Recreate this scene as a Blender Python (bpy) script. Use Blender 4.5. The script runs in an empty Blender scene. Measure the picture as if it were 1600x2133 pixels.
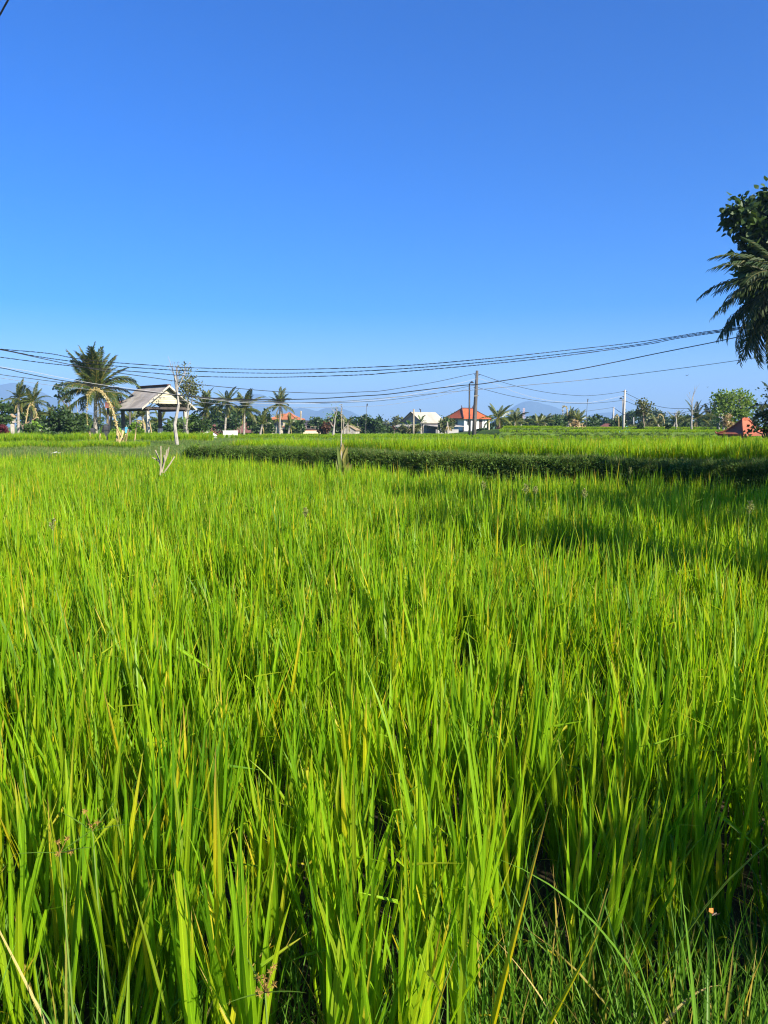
import bpy, math, random
import numpy as np
from mathutils import Vector, Matrix, Euler

random.seed(7)
rng = np.random.default_rng(7)
S = bpy.context.scene
COL = S.collection
R_ = math.radians

# ------------------------------------------------------------------ camera, sky, sun, exposure
EYE = 1.55
FPX = 1600.0
HORIZON = 888.0
PITCH = math.atan((1066.5 - HORIZON) / FPX)
cam_d = bpy.data.cameras.new("camera")
cam_d.sensor_fit = 'VERTICAL'
cam_d.sensor_height = 24.0
cam_d.sensor_width = 18.0
cam_d.lens = 24.0 * FPX / 2133.0
cam_d.clip_start = 0.05
cam_d.clip_end = 20000
cam = bpy.data.objects.new("camera", cam_d)
cam.location = (0, 0, EYE)
cam.rotation_euler = (math.pi / 2 - PITCH, 0, 0)
COL.objects.link(cam)
S.camera = cam

SUN_EL, SUN_AZ = R_(31), R_(135)          # azimuth clockwise from the view direction (+Y)
world = bpy.data.worlds.new("World")
S.world = world
world.use_nodes = True
wn = world.node_tree
for n in list(wn.nodes):
    wn.nodes.remove(n)
w_out = wn.nodes.new('ShaderNodeOutputWorld')
w_bg = wn.nodes.new('ShaderNodeBackground')
w_sky = wn.nodes.new('ShaderNodeTexSky')
w_sky.sky_type = 'NISHITA'
w_sky.sun_disc = False
w_sky.sun_elevation = SUN_EL
w_sky.sun_rotation = SUN_AZ
w_sky.altitude = 0
w_sky.air_density = 1.0
w_sky.dust_density = 0.3
w_sky.ozone_density = 2.5
w_bg.inputs['Strength'].default_value = 0.050
w_hs = wn.nodes.new('ShaderNodeHueSaturation')
w_hs.inputs['Saturation'].default_value = 1.95
wn.links.new(w_sky.outputs[0], w_hs.inputs['Color'])
w_mul = wn.nodes.new('ShaderNodeMix')
w_mul.data_type = 'RGBA'
w_mul.blend_type = 'MULTIPLY'
w_mul.inputs[0].default_value = 1.0
w_mul.inputs[7].default_value = (0.70, 0.88, 1.45, 1)
wn.links.new(w_hs.outputs[0], w_mul.inputs[6])
wn.links.new(w_mul.outputs[2], w_bg.inputs['Color'])
wn.links.new(w_bg.outputs[0], w_out.inputs['Surface'])

sun_d = bpy.data.lights.new("sun", 'SUN')
sun_d.energy = 5.0
sun_d.angle = R_(0.53)
sun_d.color = (1.0, 0.93, 0.80)
sun = bpy.data.objects.new("sun", sun_d)
sdir = Vector((math.sin(SUN_AZ) * math.cos(SUN_EL), math.cos(SUN_AZ) * math.cos(SUN_EL), math.sin(SUN_EL)))
sun.rotation_euler = sdir.to_track_quat('Z', 'Y').to_euler()
sun.location = (20, -20, 30)
COL.objects.link(sun)

S.view_settings.view_transform = 'Standard'
S.view_settings.look = 'None'
S.view_settings.gamma = 1
S.view_settings.use_curve_mapping = False
S.view_settings.exposure = 1.45
S.render.engine = 'CYCLES'
S.cycles.max_bounces = 8
S.cycles.diffuse_bounces = 2
S.cycles.glossy_bounces = 2
S.cycles.transmission_bounces = 6
S.cycles.transparent_max_bounces = 8
S.cycles.volume_bounces = 0
S.cycles.use_denoising = True
S.cycles.filter_width = 1.15
S.cycles.sample_clamp_indirect = 6.0


def ray(px, py):
    u = (px - 800.0) / FPX
    v = -(py - 1066.5) / FPX
    c, s = math.cos(PITCH), math.sin(PITCH)
    return Vector((u, c + v * s, -s + v * c))


def at(px, py, d):
    """world point seen at that pixel, d metres ahead"""
    r = ray(px, py)
    return Vector((0, 0, EYE)) + r * (d / r.y)


# ------------------------------------------------------------------ helpers
class MB:
    def __init__(self):
        self.v, self.f, self.c = [], [], []

    def add(self, vs, fs, col=None):
        o = len(self.v)
        self.v += [tuple(p) for p in vs]
        self.f += [tuple(i + o for i in f) for f in fs]
        self.c += [col if col else (0.0, 0.5, 0.5, 0.5)] * len(vs) if not isinstance(col, list) else col
        return self

    def box(self, c, size, rz=0.0):
        x, y, z = (s / 2 for s in size)
        ca, sa = math.cos(rz), math.sin(rz)
        vs = []
        for dz in (-z, z):
            for dx, dy in ((-x, -y), (x, -y), (x, y), (-x, y)):
                vs.append((c[0] + dx * ca - dy * sa, c[1] + dx * sa + dy * ca, c[2] + dz))
        return self.add(vs, [(3, 2, 1, 0), (4, 5, 6, 7), (0, 1, 5, 4), (1, 2, 6, 5), (2, 3, 7, 6), (3, 0, 4, 7)])

    def tube(self, pts, radii, n=6, caps=True):
        pts = [Vector(p) for p in pts]
        if not hasattr(radii, '__len__'):
            radii = [radii] * len(pts)
        vs, fs = [], []
        up = Vector((0, 0, 1))
        ref = None
        for i, p in enumerate(pts):
            t = (pts[min(i + 1, len(pts) - 1)] - pts[max(i - 1, 0)])
            if t.length < 1e-9:
                t = Vector((0, 0, 1))
            t.normalize()
            if ref is None:
                ref = t.orthogonal().normalized()
            ref = (ref - t * ref.dot(t))
            if ref.length < 1e-6:
                ref = t.orthogonal()
            ref.normalize()
            b = t.cross(ref)
            for k in range(n):
                a = 2 * math.pi * k / n
                vs.append(p + (ref * math.cos(a) + b * math.sin(a)) * radii[i])
        for i in range(len(pts) - 1):
            for k in range(n):
                fs.append((i * n + k, i * n + (k + 1) % n, (i + 1) * n + (k + 1) % n, (i + 1) * n + k))
        if caps:
            fs.append(tuple(range(n - 1, -1, -1)))
            fs.append(tuple((len(pts) - 1) * n + k for k in range(n)))
        return self.add(vs, fs)

    def slab(self, quad, th):
        """quad of 4 points (ccw seen from outside) thickened inwards"""
        q = [Vector(p) for p in quad]
        nrm = (q[1] - q[0]).cross(q[-1] - q[0]).normalized()
        k = len(q)
        vs = q + [p - nrm * th for p in q]
        fs = [tuple(range(k)), tuple(range(2 * k - 1, k - 1, -1))]
        for i in range(k):
            j = (i + 1) % k
            fs.append((i, i + k, j + k, j))
        return self.add(vs, fs)

    def mesh(self, name, mat, smooth=False, attr=False):
        m = bpy.data.meshes.new(name)
        m.from_pydata(self.v, [], self.f)
        if attr:
            a = m.color_attributes.new("tint", 'FLOAT_COLOR', 'POINT')
            a.data.foreach_set('color', np.array(self.c, dtype=np.float32).ravel())
        if smooth:
            m.polygons.foreach_set('use_smooth', [True] * len(m.polygons))
        m.materials.append(mat)
        m.update()
        return m

    def obj(self, name, mat, parent=None, smooth=False, attr=False, label=None):
        return link(name, self.mesh(name, mat, smooth, attr), parent, label)


def link(name, data, parent=None, label=None):
    o = bpy.data.objects.new(name, data)
    COL.objects.link(o)
    if parent:
        o.parent = parent
    if label:
        o['label'] = label
    return o


def tag(o, label=None, cat=None, group=None, kind=None):
    if label: o['label'] = label
    if cat: o['category'] = cat
    if group: o['group'] = group
    if kind: o['kind'] = kind
    return o


def thing(name, label, cat, loc=(0, 0, 0), rz=0.0, group=None):
    o = bpy.data.objects.new(name, None)
    o.empty_display_size = 0.2
    COL.objects.link(o)
    o.location = loc
    o.rotation_euler = (0, 0, rz)
    return tag(o, label, cat, group)


def sstep(a, b, x):
    t = np.clip((x - a) / (b - a), 0, 1)
    return t * t * (3 - 2 * t)


# ------------------------------------------------------------------ materials
def new_mat(name):
    m = bpy.data.materials.new(name)
    m.use_nodes = True
    nt = m.node_tree
    for n in list(nt.nodes):
        nt.nodes.remove(n)
    out = nt.nodes.new('ShaderNodeOutputMaterial')
    return m, nt, out


def nd(nt, typ, **kw):
    n = nt.nodes.new(typ)
    for k, v in kw.items():
        setattr(n, k, v)
    return n


def solid(name, c1, c2=None, scale=3.0, rough=0.8, bump=0.0, bscale=None, spec=0.3, stretch=(1, 1, 1), metal=0.0, wear=None):
    """two-tone noisy surface"""
    m, nt, out = new_mat(name)
    p = nd(nt, 'ShaderNodeBsdfPrincipled')
    p.inputs['Roughness'].default_value = rough
    p.inputs['Specular IOR Level'].default_value = spec
    p.inputs['Metallic'].default_value = metal
    nt.links.new(p.outputs[0], out.inputs['Surface'])
    tc = nd(nt, 'ShaderNodeTexCoord')
    mp = nd(nt, 'ShaderNodeMapping')
    mp.inputs['Scale'].default_value = stretch
    nt.links.new(tc.outputs['Object'], mp.inputs['Vector'])
    c2 = c2 or tuple(c * 0.7 for c in c1)
    nz = nd(nt, 'ShaderNodeTexNoise')
    nz.inputs['Scale'].default_value = scale
    nz.inputs['Detail'].default_value = 6
    nz.inputs['Roughness'].default_value = 0.65
    nt.links.new(mp.outputs[0], nz.inputs['Vector'])
    rp = nd(nt, 'ShaderNodeValToRGB')
    rp.color_ramp.elements[0].position = 0.36
    rp.color_ramp.elements[1].position = 0.64
    rp.color_ramp.elements[0].color = (*c2, 1)
    rp.color_ramp.elements[1].color = (*c1, 1)
    nt.links.new(nz.outputs['Fac'], rp.inputs['Fac'])
    col = rp.outputs['Color']
    if wear:
        n2 = nd(nt, 'ShaderNodeTexNoise')
        n2.inputs['Scale'].default_value = scale * 0.35
        n2.inputs['Detail'].default_value = 8
        nt.links.new(mp.outputs[0], n2.inputs['Vector'])
        r2 = nd(nt, 'ShaderNodeValToRGB')
        r2.color_ramp.elements[0].position = 0.5
        r2.color_ramp.elements[1].position = 0.68
        nt.links.new(n2.outputs['Fac'], r2.inputs['Fac'])
        mx = nd(nt, 'ShaderNodeMix', data_type='RGBA')
        nt.links.new(r2.outputs['Color'], mx.inputs[0])
        nt.links.new(col, mx.inputs[6])
        mx.inputs[7].default_value = (*wear, 1)
        col = mx.outputs[2]
    nt.links.new(col, p.inputs['Base Color'])
    if bump:
        b = nd(nt, 'ShaderNodeBump')
        b.inputs['Strength'].default_value = bump
        b.inputs['Distance'].default_value = 0.03
        n3 = nd(nt, 'ShaderNodeTexNoise')
        n3.inputs['Scale'].default_value = bscale or scale * 4
        n3.inputs['Detail'].default_value = 4
        nt.links.new(mp.outputs[0], n3.inputs['Vector'])
        nt.links.new(n3.outputs['Fac'], b.inputs['Height'])
        nt.links.new(b.outputs[0], p.inputs['Normal'])
    return m


def roof_mat(name, c1, c2, period=0.25, rough=0.75, axis='Z', dirt=(0.06, 0.05, 0.04)):
    """roof covering: courses of tiles along the slope as relief and slight tone"""
    m = solid(name, c1, c2, scale=1.6, rough=rough, wear=dirt)
    nt = m.node_tree
    p = [n for n in nt.nodes if n.type == 'BSDF_PRINCIPLED'][0]
    tc = nd(nt, 'ShaderNodeTexCoord')
    wv = nd(nt, 'ShaderNodeTexWave')
    wv.wave_type = 'BANDS'
    wv.bands_direction = axis
    wv.wave_profile = 'SAW'
    wv.inputs['Scale'].default_value = 0.314 / period
    wv.inputs['Distortion'].default_value = 0.4
    nt.links.new(tc.outputs['Object'], wv.inputs['Vector'])
    b = nd(nt, 'ShaderNodeBump')
    b.inputs['Strength'].default_value = 0.6
    b.inputs['Distance'].default_value = 0.04
    nt.links.new(wv.outputs['Fac'], b.inputs['Height'])
    nt.links.new(b.outputs[0], p.inputs['Normal'])
    return m


def leaf_mat(name, dark, light, yellow=(0.30, 0.26, 0.03), tip=(0.30, 0.20, 0.07), trans=0.4, trans_col=None, rough=0.45, spec=0.35, tgain=1.5, veins=False, patches=False):
    """leaf with per-leaf tints in the point colour 'tint': R yellowing, G brightness, B along, A across"""
    m, nt, out = new_mat(name)
    at_ = nd(nt, 'ShaderNodeAttribute')
    at_.attribute_name = 'tint'
    sep = nd(nt, 'ShaderNodeSeparateColor')
    nt.links.new(at_.outputs['Color'], sep.inputs[0])
    oi = nd(nt, 'ShaderNodeObjectInfo')
    # brightness = G*0.7 + random*0.3
    ma = nd(nt, 'ShaderNodeMath', operation='MULTIPLY_ADD')
    nt.links.new(oi.outputs['Random'], ma.inputs[0])
    ma.inputs[1].default_value = 0.3
    mg = nd(nt, 'ShaderNodeMath', operation='MULTIPLY')
    nt.links.new(sep.outputs[1], mg.inputs[0])
    mg.inputs[1].default_value = 0.7
    nt.links.new(mg.outputs[0], ma.inputs[2])
    mx = nd(nt, 'ShaderNodeMix', data_type='RGBA')
    nt.links.new(ma.outputs[0], mx.inputs[0])
    mx.inputs[6].default_value = (*dark, 1)
    mx.inputs[7].default_value = (*light, 1)
    if patches:      # the stand is lusher in some places and yellower in others
        pz = nd(nt, 'ShaderNodeTexNoise')
        pz.inputs['Scale'].default_value = 0.45
        pz.inputs['Detail'].default_value = 3
        nt.links.new(oi.outputs['Location'], pz.inputs['Vector'])
        ad = nd(nt, 'ShaderNodeMath', operation='MULTIPLY_ADD')
        nt.links.new(pz.outputs['Fac'], ad.inputs[0])
        ad.inputs[1].default_value = 1.5
        ad.inputs[2].default_value = -0.75
        a2 = nd(nt, 'ShaderNodeMath', operation='ADD', use_clamp=True)
        nt.links.new(ad.outputs[0], a2.inputs[0])
        nt.links.new(ma.outputs[0], a2.inputs[1])
        nt.links.new(a2.outputs[0], mx.inputs[0])
    my = nd(nt, 'ShaderNodeMix', data_type='RGBA')
    nt.links.new(sep.outputs[0], my.inputs[0])
    nt.links.new(mx.outputs[2], my.inputs[6])
    # yellow turns to dry brown when R is very high near the tip
    mt = nd(nt, 'ShaderNodeMix', data_type='RGBA')
    tp = nd(nt, 'ShaderNodeMath', operation='MULTIPLY')
    nt.links.new(sep.outputs[0], tp.inputs[0])
    pw = nd(nt, 'ShaderNodeMath', operation='POWER')
    nt.links.new(sep.outputs[2], pw.inputs[0])
    pw.inputs[1].default_value = 5.0
    nt.links.new(pw.outputs[0], tp.inputs[1])
    nt.links.new(tp.outputs[0], mt.inputs[0])
    mt.inputs[6].default_value = (*yellow, 1)
    mt.inputs[7].default_value = (*tip, 1)
    nt.links.new(mt.outputs[2], my.inputs[7])
    col = my.outputs[2]
    if veins:
        sn = nd(nt, 'ShaderNodeMath', operation='SINE')
        mm = nd(nt, 'ShaderNodeMath', operation='MULTIPLY')
        nt.links.new(at_.outputs['Alpha'], mm.inputs[0])
        mm.inputs[1].default_value = 62.0
        nt.links.new(mm.outputs[0], sn.inputs[0])
        mr = nd(nt, 'ShaderNodeMapRange')
        nt.links.new(sn.outputs[0], mr.inputs[0])
        mr.inputs[1].default_value = -1
        mr.inputs[2].default_value = 1
        mr.inputs[3].default_value = 0.74
        mr.inputs[4].default_value = 1.12
        sb = nd(nt, 'ShaderNodeMath', operation='SUBTRACT')
        nt.links.new(at_.outputs['Alpha'], sb.inputs[0]); sb.inputs[1].default_value = 0.5
        ab = nd(nt, 'ShaderNodeMath', operation='ABSOLUTE')
        nt.links.new(sb.outputs[0], ab.inputs[0])
        m3 = nd(nt, 'ShaderNodeMapRange')
        nt.links.new(ab.outputs[0], m3.inputs[0])
        m3.inputs[1].default_value = 0.03; m3.inputs[2].default_value = 0.10; m3.inputs[3].default_value = 1.4; m3.inputs[4].default_value = 1.0
        mq = nd(nt, 'ShaderNodeMath', operation='MULTIPLY')
        nt.links.new(mr.outputs[0], mq.inputs[0]); nt.links.new(m3.outputs[0], mq.inputs[1])
        mr = mq
        vm = nd(nt, 'ShaderNodeVectorMath', operation='SCALE')
        nt.links.new(col, vm.inputs[0])
        nt.links.new(mr.outputs[0], vm.inputs['Scale'])
        col = vm.outputs[0]
    p = nd(nt, 'ShaderNodeBsdfPrincipled')
    p.inputs['Roughness'].default_value = rough
    p.inputs['Specular IOR Level'].default_value = spec
    nt.links.new(col, p.inputs['Base Color'])
    tr = nd(nt, 'ShaderNodeBsdfTranslucent')
    tc = nd(nt, 'ShaderNodeMix', data_type='RGBA', blend_type='MULTIPLY')
    tc.inputs[0].default_value = 1.0
    nt.links.new(col, tc.inputs[6])
    g = trans_col or (tgain, tgain * 0.95, tgain * 0.5)
    tc.inputs[7].default_value = (*g, 1)
    nt.links.new(tc.outputs[2], tr.inputs['Color'])
    ms = nd(nt, 'ShaderNodeMixShader')
    ms.inputs[0].default_value = trans
    nt.links.new(p.outputs[0], ms.inputs[1])
    nt.links.new(tr.outputs[0], ms.inputs[2])
    nt.links.new(ms.outputs[0], out.inputs['Surface'])
    return m


M = {}
M['rice'] = leaf_mat('rice_leaf', (0.066, 0.178, 0.005), (0.245, 0.405, 0.008), yellow=(0.54, 0.44, 0.010), trans=0.5, trans_col=(1.95, 1.75, 0.8), rough=0.45, spec=0.22, veins=True, patches=True)
M['rice_stem'] = leaf_mat('rice_stem', (0.10, 0.17, 0.03), (0.16, 0.24, 0.04), trans=0.15)
M['weed'] = leaf_mat('weed_leaf', (0.06, 0.16, 0.012), (0.14, 0.27, 0.025), yellow=(0.40, 0.30, 0.05), trans=0.45, tgain=1.7, spec=0.2, veins=True)
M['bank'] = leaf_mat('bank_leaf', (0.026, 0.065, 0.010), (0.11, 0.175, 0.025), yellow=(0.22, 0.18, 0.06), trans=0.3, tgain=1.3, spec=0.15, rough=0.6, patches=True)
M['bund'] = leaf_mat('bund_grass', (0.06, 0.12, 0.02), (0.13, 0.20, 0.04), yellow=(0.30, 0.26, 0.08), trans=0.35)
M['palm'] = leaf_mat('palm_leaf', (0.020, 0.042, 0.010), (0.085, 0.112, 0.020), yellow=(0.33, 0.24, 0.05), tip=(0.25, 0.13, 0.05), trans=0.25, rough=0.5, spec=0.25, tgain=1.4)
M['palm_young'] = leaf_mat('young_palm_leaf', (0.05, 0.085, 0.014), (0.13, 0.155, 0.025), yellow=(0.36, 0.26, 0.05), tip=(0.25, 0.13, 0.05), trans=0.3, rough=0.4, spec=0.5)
M['palm_dark'] = leaf_mat('shaded_palm_leaf', (0.015, 0.034, 0.009), (0.046, 0.070, 0.015), yellow=(0.2, 0.17, 0.06), trans=0.2, rough=0.5, spec=0.2)  # shade over the right edge palms is put into this darker leaf colour
M['tree'] = leaf_mat('tree_leaf', (0.025, 0.055, 0.014), (0.065, 0.11, 0.022), trans=0.25)
M['tree_dark'] = leaf_mat('dark_tree_leaf', (0.016, 0.040, 0.011), (0.055, 0.095, 0.018), trans=0.22)
M['tree_light'] = leaf_mat('light_tree_leaf', (0.085, 0.15, 0.03), (0.19, 0.28, 0.05), trans=0.42)
M['tree_olive'] = leaf_mat('olive_tree_leaf', (0.07, 0.085, 0.03), (0.14, 0.15, 0.05), trans=0.3)
M['bright'] = leaf_mat('bright_leaf', (0.10, 0.20, 0.02), (0.20, 0.33, 0.03), trans=0.4)
M['red_leaf'] = leaf_mat('red_leaf', (0.05, 0.012, 0.015), (0.13, 0.022, 0.03), trans=0.3, trans_col=(1.5, 0.8, 0.8))
M['banana'] = leaf_mat('banana_leaf', (0.06, 0.12, 0.025), (0.13, 0.20, 0.04), yellow=(0.36, 0.26, 0.10), trans=0.4)
M['dry_leaf'] = leaf_mat('dry_leaf', (0.22, 0.15, 0.07), (0.42, 0.31, 0.15), yellow=(0.45, 0.36, 0.12), trans=0.3)
M['brown_leaf'] = leaf_mat('brown_red_leaf', (0.08, 0.04, 0.025), (0.19, 0.10, 0.06), trans=0.3)
M['flower'] = solid('sedge_flower', (0.26, 0.16, 0.03), (0.16, 0.10, 0.02), scale=120)
M['seed'] = leaf_mat('seed_head', (0.16, 0.19, 0.05), (0.30, 0.30, 0.10), trans=0.3)
M['trunk_pale'] = solid('pale_trunk', (0.33, 0.295, 0.24), (0.17, 0.15, 0.12), scale=2.5, stretch=(1, 1, 4), bump=0.4)
M['trunk_white'] = solid('bleached_wood', (0.36, 0.335, 0.295), (0.20, 0.18, 0.155), scale=2.0, bump=0.3)
M['trunk'] = solid('bark', (0.17, 0.13, 0.09), (0.09, 0.07, 0.05), scale=4, bump=0.5)
M['bamboo'] = solid('dry_bamboo', (0.42, 0.32, 0.15), (0.27, 0.20, 0.09), scale=3, rough=0.6)
M['bamboo_old'] = solid('weathered_bamboo', (0.32, 0.27, 0.19), (0.19, 0.16, 0.115), scale=3, rough=0.7)
M['penjor_leaf'] = leaf_mat('woven_palm_leaf', (0.30, 0.24, 0.09), (0.48, 0.41, 0.18), yellow=(0.6, 0.45, 0.1), trans=0.3)
M['pole_dark'] = solid('weathered_pole_wood', (0.11, 0.10, 0.09), (0.055, 0.05, 0.045), scale=3, stretch=(4, 4, 0.4), bump=0.4)
M['pole_light'] = solid('concrete_pole', (0.42, 0.40, 0.37), (0.32, 0.30, 0.28), scale=2, stretch=(2, 2, 0.5))
M['lamp_dark'] = solid('dark_steel', (0.045, 0.047, 0.05), (0.03, 0.03, 0.033), scale=5, rough=0.5, metal=0.3)
M['wire'] = solid('black_cable', (0.022, 0.022, 0.026), (0.015, 0.015, 0.017), scale=5, rough=0.55)
M['wire_grey'] = solid('grey_cable', (0.20, 0.20, 0.21), (0.14, 0.14, 0.15), scale=5, rough=0.5)
M['wire_white'] = solid('pale_cable', (0.34, 0.34, 0.34), (0.28, 0.28, 0.28), scale=5, rough=0.4)
M['white_wall'] = solid('white_render', (0.62, 0.62, 0.60), (0.54, 0.535, 0.51), scale=0.9, wear=(0.48, 0.475, 0.45))
M['cream_wall'] = solid('cream_render', (0.52, 0.44, 0.30), (0.44, 0.37, 0.25), scale=1.2)
M['gable'] = solid('cream_boards', (0.50, 0.46, 0.33), (0.40, 0.35, 0.24), scale=2.0, stretch=(1, 1, 3), wear=(0.26, 0.22, 0.15))
M['grey_wall'] = solid('grey_block', (0.30, 0.29, 0.275), (0.22, 0.21, 0.20), scale=1.5)
M['dark_wall'] = solid('dark_timber', (0.075, 0.06, 0.05), (0.04, 0.034, 0.03), scale=2)
M['plinth'] = solid('dark_plinth', (0.10, 0.105, 0.105), (0.06, 0.064, 0.066), scale=2)
M['glass'] = solid('window_glass', (0.05, 0.055, 0.065), (0.03, 0.034, 0.04), scale=1, rough=0.12, spec=0.6)
M['frame_grey'] = solid('grey_frame', (0.33, 0.37, 0.38), (0.28, 0.31, 0.32), scale=3)
M['post'] = solid('concrete_post', (0.40, 0.37, 0.31), (0.29, 0.265, 0.22), scale=1.5, stretch=(2, 2, 0.6))
M['post_dark'] = solid('dark_post', (0.10, 0.09, 0.085), (0.06, 0.055, 0.05), scale=2)
M['concrete'] = solid('concrete_pad', (0.50, 0.47, 0.41), (0.36, 0.33, 0.28), scale=1.5)
M['roof_orange'] = roof_mat('orange_tiles', (0.44, 0.10, 0.030), (0.35, 0.075, 0.024), 0.3, dirt=(0.30, 0.075, 0.03))
M['roof_salmon'] = roof_mat('salmon_tiles', (0.40, 0.15, 0.065), (0.32, 0.11, 0.05), 0.3, dirt=(0.30, 0.12, 0.07))
M['roof_brick'] = roof_mat('brick_red_tiles', (0.36, 0.105, 0.052), (0.26, 0.075, 0.04), 0.22, dirt=(0.20, 0.08, 0.055))
M['roof_maroon'] = roof_mat('maroon_tiles', (0.17, 0.075, 0.062), (0.12, 0.05, 0.042), 0.3)
M['roof_dark'] = roof_mat('charcoal_tiles', (0.055, 0.05, 0.052), (0.035, 0.033, 0.035), 0.3)
M['roof_cream'] = roof_mat('cream_sheet', (0.38, 0.355, 0.28), (0.33, 0.305, 0.24), 0.3, axis='X', dirt=(0.27, 0.245, 0.20))
M['roof_grey'] = roof_mat('weathered_sheet', (0.42, 0.375, 0.32), (0.30, 0.265, 0.23), 0.18, axis='X', dirt=(0.22, 0.195, 0.165))
M['roof_pale'] = roof_mat('pale_patch_sheet', (0.42, 0.385, 0.33), (0.34, 0.31, 0.27), 0.18, axis='X')
M['roof_rust'] = roof_mat('rusty_sheet', (0.28, 0.10, 0.065), (0.18, 0.07, 0.05), 0.18, axis='X')
M['thatch'] = solid('thatch', (0.32, 0.24, 0.14), (0.18, 0.13, 0.08), scale=3, stretch=(3, 3, 1), bump=0.7)
M['ridge_dark'] = solid('dark_ridge', (0.10, 0.045, 0.035), (0.06, 0.03, 0.025), scale=4)
M['stone'] = solid('grey_stone', (0.42, 0.38, 0.33), (0.26, 0.23, 0.2), scale=3, bump=0.5)
M['black_plastic'] = solid('black_plastic', (0.03, 0.03, 0.033), (0.02, 0.02, 0.022), rough=0.5)
M['blue'] = solid('blue_cloth', (0.10, 0.36, 0.52), (0.07, 0.27, 0.42))
M['tower'] = solid('tower_paint', (0.60, 0.42, 0.40), (0.5, 0.36, 0.34), scale=0.1)
M['mountain'] = solid('forested_mountain', (0.05, 0.075, 0.05), (0.03, 0.05, 0.035), scale=0.004)
M['moth'] = solid('moth_wing', (0.50, 0.17, 0.025), (0.22, 0.06, 0.015), scale=140)
M['white_sheet'] = solid('white_plastic', (0.78, 0.78, 0.76), (0.66, 0.66, 0.64))


# ground: soil in the paddies, grass on bunds, blended by the point colour 'tint'
def ground_mat():
    m, nt, out = new_mat('ground_soil')
    a = nd(nt, 'ShaderNodeAttribute'); a.attribute_name = 'tint'
    sep = nd(nt, 'ShaderNodeSeparateColor')
    nt.links.new(a.outputs['Color'], sep.inputs[0])
    tc = nd(nt, 'ShaderNodeTexCoord')
    n1 = nd(nt, 'ShaderNodeTexNoise'); n1.inputs['Scale'].default_value = 1.7; n1.inputs['Detail'].default_value = 8
    nt.links.new(tc.outputs['Object'], n1.inputs['Vector'])
    soil = nd(nt, 'ShaderNodeMix', data_type='RGBA')
    nt.links.new(n1.outputs['Fac'], soil.inputs[0])
    soil.inputs[6].default_value = (0.030, 0.024, 0.014, 1)
    soil.inputs[7].default_value = (0.065, 0.055, 0.030, 1)
    n2 = nd(nt, 'ShaderNodeTexNoise'); n2.inputs['Scale'].default_value = 0.35; n2.inputs['Detail'].default_value = 9
    nt.links.new(tc.outputs['Object'], n2.inputs['Vector'])
    gr = nd(nt, 'ShaderNodeMix', data_type='RGBA')
    nt.links.new(n2.outputs['Fac'], gr.inputs[0])
    gr.inputs[6].default_value = (0.05, 0.105, 0.018, 1)
    gr.inputs[7].default_value = (0.12, 0.17, 0.035, 1)
    mx = nd(nt, 'ShaderNodeMix', data_type='RGBA')
    nt.links.new(sep.outputs[0], mx.inputs[0])
    nt.links.new(gr.outputs[2], mx.inputs[6])
    nt.links.new(soil.outputs[2], mx.inputs[7])
    p = nd(nt, 'ShaderNodeBsdfPrincipled')
    p.inputs['Roughness'].default_value = 1.0
    p.inputs['Specular IOR Level'].default_value = 0.05
    nt.links.new(mx.outputs[2], p.inputs['Base Color'])
    b = nd(nt, 'ShaderNodeBump'); b.inputs['Strength'].default_value = 0.8; b.inputs['Distance'].default_value = 0.05
    n3 = nd(nt, 'ShaderNodeTexNoise'); n3.inputs['Scale'].default_value = 9; n3.inputs['Detail'].default_value = 5
    nt.links.new(tc.outputs['Object'], n3.inputs['Vector'])
    nt.links.new(n3.outputs['Fac'], b.inputs['Height'])
    nt.links.new(b.outputs[0], p.inputs['Normal'])
    nt.links.new(p.outputs[0], out.inputs['Surface'])
    return m


M['ground'] = ground_mat()

# ------------------------------------------------------------------ the terrain
BX, BY = -3.7, 20.1
TX, TY = 0.746, -0.667        # along the dike
NX, NY = 0.667, 0.746         # across it, away from the camera


def dike_st(x, y):
    wob = 0.12 * np.sin(x * 0.9 + 1.0) + 0.07 * np.sin(x * 2.3)
    s = (x - BX) * NX + (y - BY) * NY + wob
    t = (x - BX) * TX + (y - BY) * TY
    return s, t


def ground(x, y):
    x = np.asarray(x, float); y = np.asarray(y, float)
    s, t = dike_st(x, y)
    far = 0.60 - 0.45 * sstep(60, 135, y) - 0.30 * sstep(150, 600, y)
    t2 = np.where(y > 60, far, 0.57 + 0.03 * sstep(30, 60, y))
    bump = 0.03 * np.sin(x * 1.7) * np.sin(y * 1.3 + 0.5)
    hb = sstep(0.0, 0.42, s) * (0.86 + bump)
    hb = hb - sstep(0.95, 1.15, s) * (0.86 + bump - t2)
    yl = y + 0.25 * np.sin(x * 0.7)
    hl = sstep(23.7, 25.6, yl) * 0.40 + sstep(39.6, 41.0, yl) * 0.22 + 0.03 * np.sin(x * 2.1 + y) * sstep(24, 26, yl)
    hl = np.where(y > 60, far, hl)
    w = sstep(-3.3, -2.2, t)
    h = w * hb + (1 - w) * hl
    # raised terraces beyond, on the right
    k = sstep(62.0, 62.8, y) * sstep(0.142, 0.150, x / np.maximum(y, 1.0)) * sstep(150, 110, y)
    h = h + k * (1.05 - far)
    k2 = sstep(66.0, 66.6, y) * sstep(0.150, 0.158, x / np.maximum(y, 1.0)) * sstep(16.3, 15.7, x) * sstep(120, 100, y)
    h = h + k2 * 0.33
    k3 = sstep(80.0, 80.8, y) * sstep(17.5, 18.5, x) * sstep(130, 110, y)
    h = h + k3 * 0.22
    return h


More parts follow.
